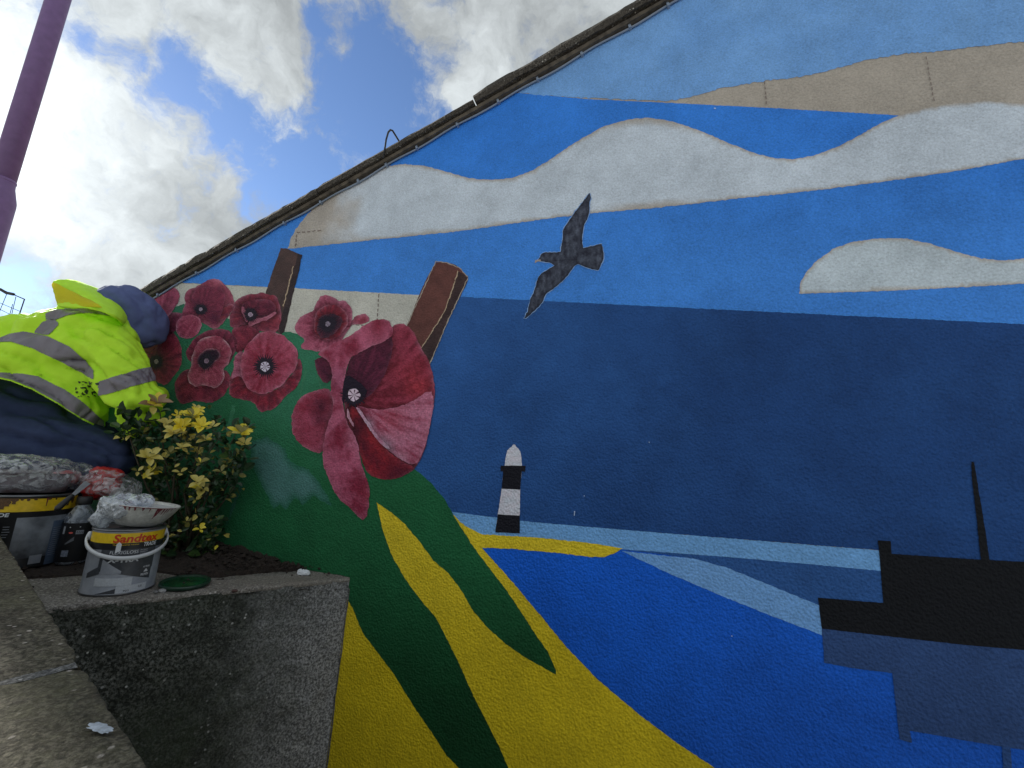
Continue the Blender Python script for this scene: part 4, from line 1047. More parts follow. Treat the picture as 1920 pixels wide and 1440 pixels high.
# fit the post: vertical through the image point, radius from its width
rw = (at(137,0,pz)-at(80,0,pz)).length/2*.55
hj = at(-20, 345, pz); 
def zat(py, px=20):                     # height on the post for an image row
    r = ray(px, py); t = Vector((pa.x, pa.y, 0)).length/Vector((r.x, r.y, 0)).length; return EYE+r.z*t
h1 = zat(345); h2 = zat(385)
pole = empty('lamp_post', pb0)
MB().lathe(pb0, [(rw*1.0, h1+.004), (rw, h1+1.2), (rw*.97, 6.0), (rw*.5, 6.02)], 40).build('shaft', M_POLE, pole, smooth=True)
MB().lathe(pb0, [(rw*1.48, 0), (rw*1.48, h2-.01), (rw*1.45, h2+.01), (rw*1.06, h1-.03), (rw*1.03, h1-.012), (rw*1.03, h1-.004), (rw*.8, h1)], 40).build('base_section', M_POLE, pole, smooth=True)
MB().lathe(pb0, [(rw*1.02, h1-.006), (rw*1.06, h1-.002), (rw*1.06, h1+.008), (rw*1.0, h1+.012)], 40).build('collar', M_POLE, pole, smooth=True)
tag(pole, 'purple-grey lamp post rising out of the top left corner', 'lamp post')

# ------------------------------------------------------------------ TV aerial far behind
az = 9.0; ae = empty('tv_aerial', flat(at(-20, 600, az), at(-20, 600, az).z))
P = lambda x, y, dz=0: at(x, y, az+dz)
def wirem(name, segs, r):
    m = MB()
    for s_ in segs: m.tube([P(*q) for q in s_], r, 5)
    m.build(name, M_BLACK, ae)
wirem('frame', [[(-40,525), (8,545), (46,561)], [(46,561), (33,600), (14,645), (-6,690)], [(-40,640), (16,640)]], .011)
wirem('boom', [[(-30,538), (2,543), (12,549), (26,552)]], .032)
for s_ in ([(14,548), (0,582), (-20,635)], [(30,556), (16,615), (4,650)], [(-30,556), (0,568), (38,584)], [(-30,570), (0,580), (20,590), (34,597)], [(-30,590), (0,601), (28,612)], [(-30,604), (0,612), (22,622)], [(-30,618), (0,626), (18,634)], [(24,570), (12,612), (0,650)], [(-30,598), (5,606), (24,614)]):
    m = MB(); m.tube([P(*q) for q in s_], .006, 5); m.build('wire', M_BLACK, ae)
m = MB(); q0 = P(-45, 530); m.tube([q0, flat(q0, 0)], .03, 8); m.build('mast', M_BLACK, ae)
tag(ae, 'wire grid aerial against the sky behind the painter', 'aerial')
# ------------------------------------------------------------------ lettering wrapped on tins
def text_geo(body, width, height, bold=0.0, shear=0.0):
    cu = bpy.data.curves.new('t', 'FONT'); cu.body = body; cu.offset = bold; cu.shear = shear; cu.resolution_u = 3; cu.fill_mode = 'FRONT'
    o = bpy.data.objects.new('t', cu); COL.objects.link(o)
    me = bpy.data.meshes.new_from_object(o.evaluated_get(bpy.context.evaluated_depsgraph_get()))
    V = [v.co.copy() for v in me.vertices]; Fc = [tuple(p.vertices) for p in me.polygons]
    bpy.data.objects.remove(o); bpy.data.meshes.remove(me)
    x0 = min(v.x for v in V); x1 = max(v.x for v in V); y0 = min(v.y for v in V); y1 = max(v.y for v in V)
    return [((v.x-x0)/(x1-x0)*width, (v.y-y0)/(y1-y0)*height) for v in V], Fc
class Can:
    """a round tin: place things by angle (arc metres to the right of the point facing the camera) and height"""
    def __init__(s, base, rad, turn=0.0, flare=0.0):
        s.b = base; s.r = rad; d = Vector((CAM.x-base.x, CAM.y-base.y, 0)).normalized()
        s.d = Matrix.Rotation(turn, 3, 'Z') @ d; s.s = Vector((-s.d.y, s.d.x, 0)); s.flare = flare
    def p(s, u, h, lift=.0006):
        R_ = s.r+s.flare*h; a = u/s.r; return s.b+(s.d*math.cos(a)+s.s*math.sin(a))*(R_+lift)+Vector((0,0,h))
    def patch(s, name, u0, u1, h0, h1, m, parent, lift=.0006, sl=0.0, poly=None):
        n = max(2, int(abs(u1-u0)/.004)); V = []; Fc = []
        for i in range(n+1):
            t = i/n; u = u0+(u1-u0)*t
            lo, hi = (h0, h1) if poly is None else poly(t)
            V += [s.p(u, lo+sl*t, lift), s.p(u, hi+sl*t, lift)]
            if i: a = 2*i; Fc.append((a-2, a, a+1, a-1))
        return mobj(name, V, Fc, m, parent)
    def text(s, body, u, h, w, ht, m, parent, lift=.0011, **k):
        G, Fc = text_geo(body, w, ht, **k)
        return mobj('lettering', [s.p(u+x, h+y, lift) for x, y in G], Fc, m, parent)
M_TINGREY = mat('tin_grey_print', (.36,.38,.42), .35, bump=0, col2=(.26,.28,.32), vscale=25, var=.1)
M_TINDK = mat('tin_dark_print', (.06,.065,.075), .35, var=.2, vscale=40)
M_TINBLK = mat('tin_black_print', (.012,.012,.014), .35)
M_TINYEL = mat('tin_yellow_print', (.75,.50,.015), .35, var=.12, vscale=30)
M_TINWHT = mat('tin_white_print', (.62,.64,.66), .4, var=.08, vscale=60)
M_TINLBL = mat('paper_label', (.5,.53,.57), .6, var=.12, vscale=90)
M_RED = mat('tin_red_print', (.55,.04,.015), .35)
M_METAL = mat('tin_rim_metal', (.16,.165,.175), .3, metal=.8, var=.2)
M_WPLAS = mat('white_plastic', (.62,.64,.66), .4, var=.05, spec=.5)
M_SMOKE = mat('smoke_photo_print', (.30,.33,.37), .35, col2=(.05,.055,.065), vscale=14, detail=6)
M_DRIP = mat('dried_maroon_paint', (.16,.02,.035), .5, var=.4, vscale=200)
M_BROWN = mat('brown_paint_smears', (.10,.045,.012), .5, var=.5, vscale=120)
M_GLAZE = mat('paint_smeared_bowl', (.66,.66,.62), .4, col2=(.40,.40,.37), vscale=45, var=.15, bump=.3, bscale=80)
M_WPAINT = mat('wet_white_paint', (.75,.76,.78), .2, bump=.6, bscale=50, bdist=.004, col2=(.55,.56,.6), vscale=60)
def film(name, tint=(.85,.88,.92), clear=.55):
    m = bpy.data.materials.new(name); m.use_nodes = True; t = m.node_tree; N_ = t.nodes; N_.clear(); L_ = t.links
    tr = N_.new('ShaderNodeBsdfTransparent'); tr.inputs[0].default_value = (.97,.97,.98,1)
    gl = N_.new('ShaderNodeBsdfGlossy'); gl.inputs['Roughness'].default_value = .09; gl.inputs[0].default_value = (.9,.93,.97,1)
    df = N_.new('ShaderNodeBsdfTranslucent'); df.inputs[0].default_value = (*tint,1)
    d2 = N_.new('ShaderNodeBsdfDiffuse'); d2.inputs[0].default_value = (*tint,1)
    fr = N_.new('ShaderNodeLayerWeight'); fr.inputs[0].default_value = .45
    co = N_.new('ShaderNodeTexCoord'); n = N_.new('ShaderNodeTexNoise'); n.inputs['Scale'].default_value = 34; n.inputs['Detail'].default_value = 3; n.inputs['Distortion'].default_value = 1.6
    L_.new(co.outputs['Object'], n.inputs['Vector'])
    bp = N_.new('ShaderNodeBump'); bp.inputs['Strength'].default_value = 1; bp.inputs['Distance'].default_value = .008; L_.new(n.outputs['Fac'], bp.inputs['Height'])
    L_.new(bp.outputs[0], gl.inputs['Normal']); L_.new(bp.outputs[0], fr.inputs['Normal'])
    a = N_.new('ShaderNodeMixShader'); a.inputs[0].default_value = .5; L_.new(df.outputs[0], a.inputs[1]); L_.new(d2.outputs[0], a.inputs[2])
    b = N_.new('ShaderNodeMixShader'); L_.new(fr.outputs['Facing'], b.inputs[0]); L_.new(a.outputs[0], b.inputs[1]); L_.new(gl.outputs[0], b.inputs[2])
    rp = N_.new('ShaderNodeMapRange'); L_.new(n.outputs['Fac'], rp.inputs[0]); rp.inputs[1].default_value = .42; rp.inputs[2].default_value = .62; rp.inputs[3].default_value = 1-clear-.22; rp.inputs[4].default_value = 1-clear+.35
    c = N_.new('ShaderNodeMixShader'); L_.new(rp.outputs[0], c.inputs[0]); L_.new(tr.outputs[0], c.inputs[1]); L_.new(b.outputs[0], c.inputs[2])
    o = N_.new('ShaderNodeOutputMaterial'); L_.new(c.outputs[0], o.inputs[0]); return m
M_FILM = film('cling_film', clear=.68); M_FILMW = film('crumpled_cling_film', (.8,.84,.9), .25)
M_PET = film('clear_bottle_plastic', (.5,.56,.64), .35)
def crumple(parts, voxel, amp, f, seed, smooth=2):
    def d(p):
        q = p*f+Vector((seed, 0, 0)); k = 1-abs(mn.noise(q))*2; k2 = 1-abs(mn.noise(q*2.3))*2
        return amp*(k-.5)+amp*.5*(k2-.5)
    return blob_mesh(parts, voxel, smooth, disp=d)

# ------------------------------------------------------------------ the 2.5 litre tin on the planter rim
tb = lev(221, 1103, PH); tb.z = PH+.002
rad = .0775; TH = .157
t1 = empty('paint_tin', tb); K = Can(tb, rad)
MB().lathe(tb, [(rad*.96, 0), (rad*.985, .001), (rad*.985, .004), (rad*.965, .006), (rad*.965, TH-.006), (rad*.99, TH-.004), (rad*.99, TH), (rad*.95, TH+.001), (rad*.93, TH-.004)], 64).build('tin_body', M_TINGREY, t1, smooth=True)
MB().lathe(tb, [(rad*.99, TH-.003), (rad*1.0, TH-.001), (rad*.99, TH+.002), (rad*.95, TH+.002), (rad*.94, TH-.001)], 64, caps=False).build('rim', M_METAL, t1, smooth=True)
MB().lathe(tb, [(rad*.99, .0), (rad*1.0, .002), (rad*.99, .004)], 64, caps=False).build('base_rim', M_METAL, t1, smooth=True)
MB().lathe(tb, [(rad*.93, TH-.004), (rad*.93, TH-.002), (rad*.0005, TH-.001)], 48).build('lid', M_METAL, t1, smooth=True)
K = Can(tb, rad*.966, turn=.10)
hw = rad*1.45
K.patch('yellow_band', -hw, hw, TH-.031, TH-.007, M_TINYEL, t1, .0004)
K.patch('black_band', -hw, hw, TH-.047, TH-.031, M_TINBLK, t1, .0004)
K.text('Sandtex', -.037, TH-.030, .096, .0205, M_RED, t1, bold=.03, shear=.12)
K.text('The UK exterior solution', -.036, TH-.0365, .052, .0032, M_TINYEL, t1)
K.text('TRADE', .026, TH-.042, .031, .0100, M_TINWHT, t1, bold=.03, shear=.1)
K.patch('dark_print', -.058, .060, .058, TH-.047, M_TINDK, t1, .0004)
K.patch('dark_print', -.034, .058, .036, .060, M_TINDK, t1, .0004, poly=lambda t: (.058-.028*t, .060))
K.patch('grey_facet', -.050, -.008, .050, .090, M_TINGREY, t1, .0007, poly=lambda t: (.052, .088-.030*t))
K.patch('grey_facet', -.085, -.052, .0, .0, M_TINDK, t1, .0007, poly=lambda t: (.040+.012*t, .052+.020*t))
K.text('FLEXIGLOSS', -.038, TH-.0575, .056, .0078, M_TINWHT, t1)
K.text('X-TRA', -.040, TH-.0780, .062, .0125, M_TINWHT, t1, bold=.04)
K.text('10 YEARS', .036, .060, .016, .0045, M_TINWHT, t1, bold=.02)
K.text('PROVEN', .033, .040, .019, .006, M_TINWHT, t1, bold=.03)
K.patch('print_emblem', .039, .049, .048, .057, M_TINWHT, t1, .0009, poly=lambda t: (.049, .057-.006*abs(2*t-1)))
for q in range(3): K.text(('EXCELLENT', 'ADHESION', 'FLEXIBLE')[q], .022, TH-.052-.0045*q, .016, .0024, M_TINWHT, t1)
K.patch('paper_label', -.058, .017, .024, .043, M_TINLBL, t1, .0010, sl=-.002)
K.patch('price_label', -.012, .052, .005, .022, M_TINLBL, t1, .0013)
K.text('923', .003, .0075, .011, .0042, M_TINBLK, t1, lift=.0019, bold=.01)
K.text('2.5L', .032, .013, .010, .0048, M_TINBLK, t1, lift=.0019)
K.text('Best before', .000, .017, .012, .0018, M_TINDK, t1, lift=.0019) if False else None
K.patch('dark_facet', -.056, .0, 0, 0, M_TINDK, t1, .0008, poly=lambda t: (.002, .004+.016*t))
K.patch('dark_facet', .020, .066, 0, 0, M_TINDK, t1, .0007, poly=lambda t: (.001, .004))
# scrape of bare metal
K.patch('paint_smear', -.028, -.018, 0, 0, M_TINWHT, t1, .0014, poly=lambda t: (TH-.054+.004*t, TH-.028-.01*abs(t-.5)))
# bail handle of white plastic with its lugs
hp_ = []
for i in range(33):
    t = -1+2*i/32; a = t*math.pi*.5*1.10; dr = math.cos(t*math.pi/2)**1
    hp_.append(tb+(K.d*math.cos(a)+K.s*math.sin(a))*(rad*1.06+.004*dr)+Vector((0,0,TH-.022-.044*dr)))
m = MB(); V = []; Fc = []
for i, p in enumerate(hp_):
    o = Vector((p.x-tb.x, p.y-tb.y, 0)).normalized()
    for (dx, dz) in ((-.0015,-.005), (.0022,-.0045), (.0028,0), (.0022,.0045), (-.0015,.005)): m.V.append(p+o*dx+Vector((0,0,dz)))
    if i:
        for q in range(5): m.F.append(((i-1)*5+q, (i-1)*5+(q+1) % 5, i*5+(q+1) % 5, i*5+q))
m.build('handle', M_WPLAS, t1, smooth=True)
for sg in (-1, 1):
    a = sg*math.pi*.5*1.10; o = K.d*math.cos(a)+K.s*math.sin(a)
    MB().lathe(tb+o*(rad*.96)+Vector((0,0,TH-.022)), [(.011, 0), (.011, .007), (.007, .009)], 16, axis=o, a0=Vector((0,0,1))).build('handle_lug', M_WPLAS, t1, smooth=True)
tag(t1, 'small grey paint tin with yellow top band and white handle, on the planter rim', 'paint tin')

# bowl standing on the tin
bb = Vector((tb.x, tb.y, TH+tb.z+.003))+K.s*.010
tilt = (Vector((0,0,1))-K.s*-.10).normalized()
bw = empty('bowl', bb)
MB().lathe(bb, [(.040,.0), (.044,.001), (.060,.014), (.074,.034), (.083,.050), (.0855,.054), (.0835,.056), (.079,.051), (.066,.030), (.050,.014), (.001,.009)], 56, axis=tilt).build('bowl_body', M_GLAZE, bw, smooth=True)
V = []; 
MB().lathe(bb, [(.0765,.047), (.0755,.0485), (.04,.0475), (.001,.048)], 40, axis=tilt, caps=False).build('white_paint', M_WPAINT, bw, smooth=True)
KB = Can(bb, .0705, turn=.0, flare=0)
rnd = random.Random(11)
def bowlp(u, h):
    rr_ = np.interp(h, [0,.001,.014,.034,.050,.054], [.040,.044,.060,.074,.083,.0858]); a = u/.07
    base = bb+(KB.d*math.cos(a)+KB.s*math.sin(a))*(rr_+.0008); 
    Q = Vector((0,0,1)).rotation_difference(tilt); return bb+Q@(base-bb+Vector((0,0,h)))
for (u, w, ln) in [(-.030,.003,.014), (-.022,.0025,.012), (-.012,.003,.010), (.002,.0035,.009), (.014,.002,.012), (.028,.0045,.020), (.034,.005,.030), (.041,.003,.018), (.047,.0025,.022), (.052,.002,.014), (.060,.002,.010), (-.040,.003,.010)]:
    V = []; Fc = []; n = 6
    for i in range(n+1):
        t = i/n; h = .0545-ln*t; ww = w*(.5+.5*(1-t))*(1+.3*rnd.uniform(-1,1))*(1.0 if t < .8 else .7); uu = u+ (.006*t if ln > .025 else 0)*-1+rnd.uniform(-.0004,.0004)
        V += [bowlp(uu-ww*.6, h), bowlp(uu+ww*.6, h)]
        if i: Fc.append((2*i-2, 2*i-1, 2*i+1, 2*i))
    mobj('paint_drip', V, Fc, M_DRIP, bw)
n = 60; V = []; Fc = []
for i in range(n+1):
    u = -.04+.11*i/n; V += [bowlp(u, .0545), bowlp(u, .0545-.0018-.0012*mn.noise(Vector((u*300,0,0))))]
    if i: Fc.append((2*i-2, 2*i-1, 2*i+1, 2*i))
mobj('rim_stain', V, Fc, M_DRIP, bw)
tag(bw, 'white bowl with dried maroon drips sitting on the small paint tin', 'bowl')
CV, CF = crumple([('s', bb-K.s*.050+Vector((0,0,.046)), (.045,.040,.036)), ('s', bb-K.s*.070+Vector((0,0,.022)), (.020,.030,.030)), ('s', bb-K.s*.015+Vector((0,0,.062))-K.d*.0, (.045,.045,.018)), ('s', bb-K.s*.045+K.d*.035+Vector((0,0,.050)), (.035,.03,.026))], .0036, .0075, 26, 3, 2)
cf = mobj('cling_film', CV, CF, M_FILMW, None, bb+Vector((0,0,.05))); tag(cf, 'whitish crumpled cling film bunched over the left side of the bowl', 'cling film')

# ------------------------------------------------------------------ big tin at the left edge
gb = lev(14, 1094, PH); gb.z = PH+.002; GRD = .118; GH = .222
gb = at(4, 1090, 1.26); gb.z = PH+.002
t2 = empty('large_paint_tin', gb)
topz = at(60, 932, 1.16).z-gb.z; GH = topz-.010
MB().lathe(gb, [(GRD*.98, 0), (GRD, .002), (GRD*.985, .006), (GRD*.985, GH-.006), (GRD, GH-.003), (GRD, GH), (GRD*.9, GH-.001)], 72).build('tin_body', M_TINBLK, t2, smooth=True)
MB().lathe(gb, [(GRD, GH-.004), (GRD*1.015, GH-.001), (GRD*1.0, GH+.003), (GRD*.97, GH+.002)], 72, caps=False).build('rim', M_METAL, t2, smooth=True)
G = Can(gb, GRD*.987, turn=0)
hw = GRD*1.5; BH = .036
G.patch('yellow_band', -hw, hw, GH-.008-BH, GH-.008, M_TINYEL, t2, .0004)
def angx(px, h):        # arc position on the can front where the column px falls
    best = None
    for i in range(400):
        u = -GRD*1.5+GRD*3.0*i/399; x, y = px_of(G.p(u, h)); 
        if best is None or abs(x-px) < best[0]: best = (abs(x-px), u)
    return best[1]
uD = angx(17, GH-.055)
G.text('TRADE', uD-.052, GH-.008-BH-.013, .052, .0105, M_TINWHT, t2, bold=.03, shear=.1)
u2 = angx(24, .1); u3 = angx(118, .1); u4 = angx(150, .1)
G.patch('smoke_picture', u2, max(u3, u2+.05), .030, GH-.060, M_SMOKE, t2, .0006)
G.patch('blue_picture', angx(96,.1), angx(122,.1), .004, GH-.075, mat('blue_print', (.09,.13,.2), .35, var=.2), t2, .0009)
G.patch('pale_corner', angx(52,.02), angx(76,.02), .012, .036, M_TINGREY, t2, .0010)
for i in range(14):
    G.patch('small_print', angx(98,.1)+.001, angx(114,.1)+rnd.uniform(-.006,.0), .030+.006*i, .0312+.006*i, M_TINGREY, t2, .0012)
for i in range(5): G.patch('small_print', angx(2,.1), angx(17,.1)-rnd.uniform(0,.004), GH-.085-.007*i, GH-.0835-.007*i, M_TINGREY, t2, .0012)
for (px_, w, ln) in [(3,.012,.030), (14,.010,.022), (26,.008,.016), (40,.004,.006), (52,.004,.008), (66,.005,.006), (88,.0022,.024), (92,.005,.006), (128,.008,.028), (136,.010,.022), (104,.003,.007)]:
    u = angx(px_, GH-.02); n = 6; V = []; Fc = []
    for i in range(n+1):
        t = i/n; ww = w*(1-.55*t)*(1+.35*rnd.uniform(-1,1)); V += [G.p(u-ww, GH-.006-ln*t, .0014), G.p(u+ww, GH-.006-ln*t, .0014)]
        if i: Fc.append((2*i-2, 2*i-1, 2*i+1, 2*i))
    mobj('paint_drip', V, Fc, M_BROWN if px_ != 88 else M_DRIP, t2)
tag(t2, 'large black paint tin with a brown-smeared yellow band at the left edge of the planter', 'paint tin')
# wrapped paint tray on top of the large tin
tp = Vector((gb.x, gb.y, gb.z+GH+.004))
tr_ = empty('paint_tray', tp)
sd = G.s; dd = G.d
def loop(hw_, hd_, z, off=0): 
    P_ = []
    for i in range(40):
        a = 2*math.pi*i/40; c, s_ = math.cos(a), math.sin(a); k = (abs(c)**5+abs(s_)**5)**(-.2)
        P_.append(tp+sd*(c*k*hw_+off)+dd*(s_*k*hd_)+Vector((0,0,z)))
    return P_
rings = [loop(.085,.060,.0), loop(.090,.066,.025), loop(.097,.072,.056), loop(.100,.075,.058), loop(.095,.070,.057), loop(.085,.062,.020)]
m = MB(); [m.V.extend(r_) for r_ in rings]
for i in range(5):
    for q in range(40): m.F.append((i*40+q, i*40+(q+1) % 40, (i+1)*40+(q+1) % 40, (i+1)*40+q))
m.F.append(tuple(reversed(range(40)))); m.F.append(tuple(200+q for q in range(40)))
m.build('tray_body', mat('maroon_stained_tray', (.10,.05,.055), .4, col2=(.26,.25,.27), vscale=25, var=.3), tr_, smooth=True)
V_, F_ = crumple([('s', tp+Vector((0,0,.034)), (.07,.06,.014)), ('s', tp+sd*.08+Vector((0,0,.04)), (.03,.05,.02))], .006, .008, 30, 8)
mobj('paint_load', V_, F_, mat('mixed_paint', (.45,.03,.03), .3, col2=(.5,.48,.5), vscale=30, var=.2), tr_, smooth=True)
tag(tr_, 'maroon-stained paint tray lying on the large tin at the left edge', 'paint tray')
cs_ = [('s', tp+sd*x+dd*y+Vector((0,0,z)), r_) for (x, y, z, r_) in [(-.05,0,.052,(.090,.104,.056)), (.03,0,.048,(.090,.104,.052)), (.080,0,.046,(.056,.088,.042)), (.128,.01,.050,(.028,.035,.030)), (-.02,.02,.072,(.10,.080,.034)), (-.10,0,.055,(.085,.10,.055))]]
V_, F_ = crumple(cs_, .0055, .0085, 20, 21, 3)
cf = mobj('cling_film', V_, F_, M_FILM, None, tp); tag(cf, 'shiny cling film wrapped over the tray on the large tin', 'cling film')
# dark knife lying against the tin rim
ka, kb = at(104, 957, 1.135), at(152, 915, 1.19)
kn = empty('palette_knife', ka); kd = (kb-ka).normalized(); up_ = Vector((0,0,1)); kn_s = kd.cross((CAM-ka).normalized()).normalized()
MB().tube([ka, ka+kd*.006, ka+kd*.04, ka+kd*.05], [.004,.0078,.0068,.004], 10).build('handle', M_BLACK, kn, smooth=True)
e_ = kb+kd*.02; a_ = ka+kd*.048; th = (CAM-ka).normalized()*.0008
MB().hexa([a_-kn_s*.004, a_+kn_s*.004, a_+kn_s*.004+th, a_-kn_s*.004+th], [e_-kn_s*.008, e_+kn_s*.008, e_+kn_s*.008+th, e_-kn_s*.008+th]).build('blade', M_METAL, kn)
tag(kn, 'dark handled knife leaning on the rim of the large tin', 'knife')

# ------------------------------------------------------------------ bottle between the tins
ob = at(124, 1086, 1.30); ob.z = PH+.002
bo = empty('bottle', ob); capz = at(163, 938, 1.28).z-ob.z; sz = at(152, 983, 1.28).z-ob.z
BR = .037
MB().lathe(ob, [(BR*.9, 0), (BR, .006), (BR, sz), (BR*.985, sz+.006), (BR*.80, sz+.026), (BR*.46, capz-.026), (BR*.40, capz-.020), (BR*.40, capz-.010)], 40).build('bottle_body', M_PET, bo, smooth=True)
MB().lathe(ob, [(BR*.86, .004), (BR*.95, .008), (BR*.95, sz+.004), (.001, sz+.004)], 36).build('liquid', mat('dark_liquid', (.03,.035,.045), .1), bo, smooth=True)
MB().lathe(ob, [(BR*1.012, .010), (BR*1.012, sz-.002)], 40, caps=False).build('label', M_TINBLK, bo, smooth=True)
MB().lathe(ob, [(BR*.50, capz-.022), (BR*.52, capz-.020), (BR*.52, capz-.002), (BR*.46, capz+.001)], 28).build('cap', M_BLACK, bo, smooth=True)
O = Can(ob, BR*1.013, turn=-.1)
for (u, h, r_) in ((-.014, sz-.014, .0016), (.008, sz-.013, .0016)):
    V = [O.p(u, h, .0008)]+[O.p(u+r_*math.cos(a*.785), h+r_*math.sin(a*.785), .0008) for a in range(8)]
    mobj('label_dot', V, [(0, i+1, (i+1) % 8+1) for i in range(8)], M_TINWHT, bo)
r_ = .0042; V = [O.p(-.010, sz-.030, .0009)]+[O.p(-.010+r_*1.2*math.cos(a*.524), sz-.030+r_*.6*math.sin(a*.524), .0009) for a in range(12)]
mobj('label_mark', V, [(0, i+1, (i+1) % 12+1) for i in range(12)], mat('pink_print', (.7,.12,.1), .4), bo)
O.patch('label_panel', .001, .018, sz-.034, sz-.023, M_TINGREY, bo, .0008)
for i in range(4): O.patch('label_line', .003+.004*i, .0045+.004*i, sz-.032, sz-.025, M_TINBLK, bo, .0012)
O.patch('label_panel', -.032, -.026, sz-.034, sz-.012, M_TINGREY, bo, .0008)
O.patch('label_panel', -.022, -.006, .026, .044, mat('small_picture', (.2,.23,.3), .4, var=.5, vscale=90), bo, .0008)
O.patch('label_mark', -.018, .0, .085, .0, mat('pale_print', (.15,.16,.18), .4), bo, .0008, poly=lambda t: (.060+.012*t, .064+.02*t))
tag(bo, 'dark plastic bottle with a black label squeezed between the two tins', 'bottle')
# red bag in film behind the bowl
rb = at(196, 925, 1.40)
V_, F_ = crumple([('s', at(192,905,1.42), (.050,.04,.045)), ('s', at(185,912,1.42), (.050,.04,.040)), ('s', at(188,886,1.42), (.024,.03,.020)), ('s', at(205,890,1.42), (.04,.03,.018))], .0042, .009, 28, 12)
r1 = mobj('red_bag', V_, F_, mat('red_plastic', (.62,.03,.025), .3, var=.35, vscale=30, bump=.5, bscale=60, bdist=.006, col2=(.30,.015,.02)), None, rb, smooth=True); tag(r1, 'crumpled red plastic bag behind the bowl', 'bag')
V_, F_ = crumple([('s', at(212,912,1.40), (.062,.045,.040)), ('s', at(234,918,1.40), (.045,.04,.036)), ('s', at(192,905,1.39), (.055,.035,.042))], .005, .009, 22, 31, 3)
cf = mobj('cling_film', V_, F_, M_FILM, None, rb); tag(cf, 'clear cling film draped around the red bag behind the bowl', 'cling film')
# props that carry the bag: an upturned tub behind the small tin
ub = at(196, 1080, 1.44); ub.z = PH-.0; hz = at(196, 945, 1.44).z-ub.z
u_ = empty('paint_tub', ub)
MB().lathe(ub, [(.050, 0), (.055, hz-.01), (.057, hz-.008), (.057, hz)], 36).build('tub_body', M_BLACK, u_, smooth=True)
MB().lathe(ub, [(.058, hz-.006), (.059, hz+.002), (.055, hz+.004)], 36).build('lid', M_TINDK, u_, smooth=True)
tag(u_, 'dark tub standing behind the small paint tin under the red bag', 'tub')

# green lid and small lumps on the rim
lc = lev(346, 1099, PH); lc.z = PH+.004
ll = empty('tin_lid', lc); ax_ = Vector((0,0,1))+ (CAM-lc).normalized()*.03
MB().lathe(lc, [(.052,0), (.057,.001), (.059,.006), (.0585,.010), (.055,.0105), (.052,.007), (.040,.006), (.001,.006)], 44, axis=ax_).build('lid_body', mat('dark_green_lid', (.015,.045,.028), .3, var=.3, vscale=60), ll, smooth=True)
MB().lathe(lc, [(.049,.0075), (.040,.0085), (.001,.0088)], 36, axis=ax_, caps=False).build('wet_paint', mat('wet_green_paint', (.006,.035,.018), .2, col2=(.01,.09,.03), vscale=30, var=.3, bump=.5, bscale=60), ll, smooth=True)
tag(ll, 'dark green paint-covered tin lid lying on the planter rim', 'lid')
wsp = lev(569, 1074, PH+.006)
V_, F_ = crumple([('s', wsp, (.020,.012,.009)), ('s', wsp+WH*-.012, (.010,.009,.006)), ('s', wsp+WH*.010+Vector((0,0,.003)), (.010,.008,.008))], .002, .003, 90, 5)
o = mobj('tissue', V_, F_, mat('white_tissue', (.75,.78,.82), .8, bump=.4, bscale=200), None, wsp); tag(o, 'small white crumpled tissue near the planter corner', 'tissue')
for i, (x, y, r_, lb, c_) in enumerate([(304,1108,.010,'pale pebble beside the green lid',(.3,.3,.3)), (292,1110,.007,'tiny grey pebble touching the small paint tin',(.16,.16,.16)), (440,1108,.008,'brown fleck of bark on the planter rim',(.07,.035,.03))]):
    p = lev(x, y, PH+.004); V_, F_ = crumple([('s', p, (r_, r_*.8, r_*.55))], .0015, .0012, 120, i)
    o = mobj('pebble' if i < 2 else 'bark_fleck', V_, F_, mat('stone_%s' % ('grey' if i else 'pale'), c_, .7, var=.3, vscale=100), None, p); tag(o, lb, 'pebble' if i < 2 else 'bark')

# ------------------------------------------------------------------ variegated shrub
sb = at(330, 1045, 1.50); sb.z = PH+.0
shr = empty('shrub', sb)
M_STEM = mat('shrub_stem', (.06,.05,.03), .8, var=.3, vscale=60)
def leafmat(n, c, c2, tr_):
    return mat(n, c, .34, col2=c2, vscale=45, var=.25, trans=tr_, spec=.45)
ML = [leafmat('dark_green_leaf', (.014,.040,.016), (.024,.062,.022), .1), leafmat('mid_green_leaf', (.035,.085,.022), (.07,.13,.03), .2),
      leafmat('variegated_leaf', (.42,.36,.10), (.10,.13,.03), .25), leafmat('yellow_leaf', (.92,.74,.03), (.88,.76,.10), .2), leafmat('cream_leaf', (.80,.70,.22), (.62,.52,.12), .2),
      leafmat('dry_leaf', (.26,.15,.08), (.40,.26,.14), .2)]
def leafmesh(name, mt, cup, fold_, seed):
    r_ = random.Random(seed); n = 6; V = []; Fc = []
    for i in range(n+1):
        t = i/n; w = (.22+.03*seed)*max(0, math.sin(math.pi*t**1.12))**.75*(1 if 0 < i < n else 0)+.012
        z = cup*(t*t)*.8; tw = r_.uniform(-.015,.015)
        V += [(t, -w, z+fold_*w*2+tw), (t, 0, z), (t, w, z+fold_*w*2-tw)]
        if i: a = 3*i; Fc += [(a-3, a-2, a+1, a), (a-2, a-1, a+2, a+1)]
    me = bpy.data.meshes.new(name); me.from_pydata(V, [], Fc); me.materials.append(mt)
    me.polygons.foreach_set('use_smooth', [True]*len(me.polygons)); return me
LM = [[leafmesh('leaf', m_, c_, f_, k) for k, (c_, f_) in enumerate(((.1,.25), (-.25,.3), (.35,.15), (-.1,.45)))] for m_ in ML]
rnd = random.Random(21); nleaf = 0; extra = MB(); extra_mats = {}
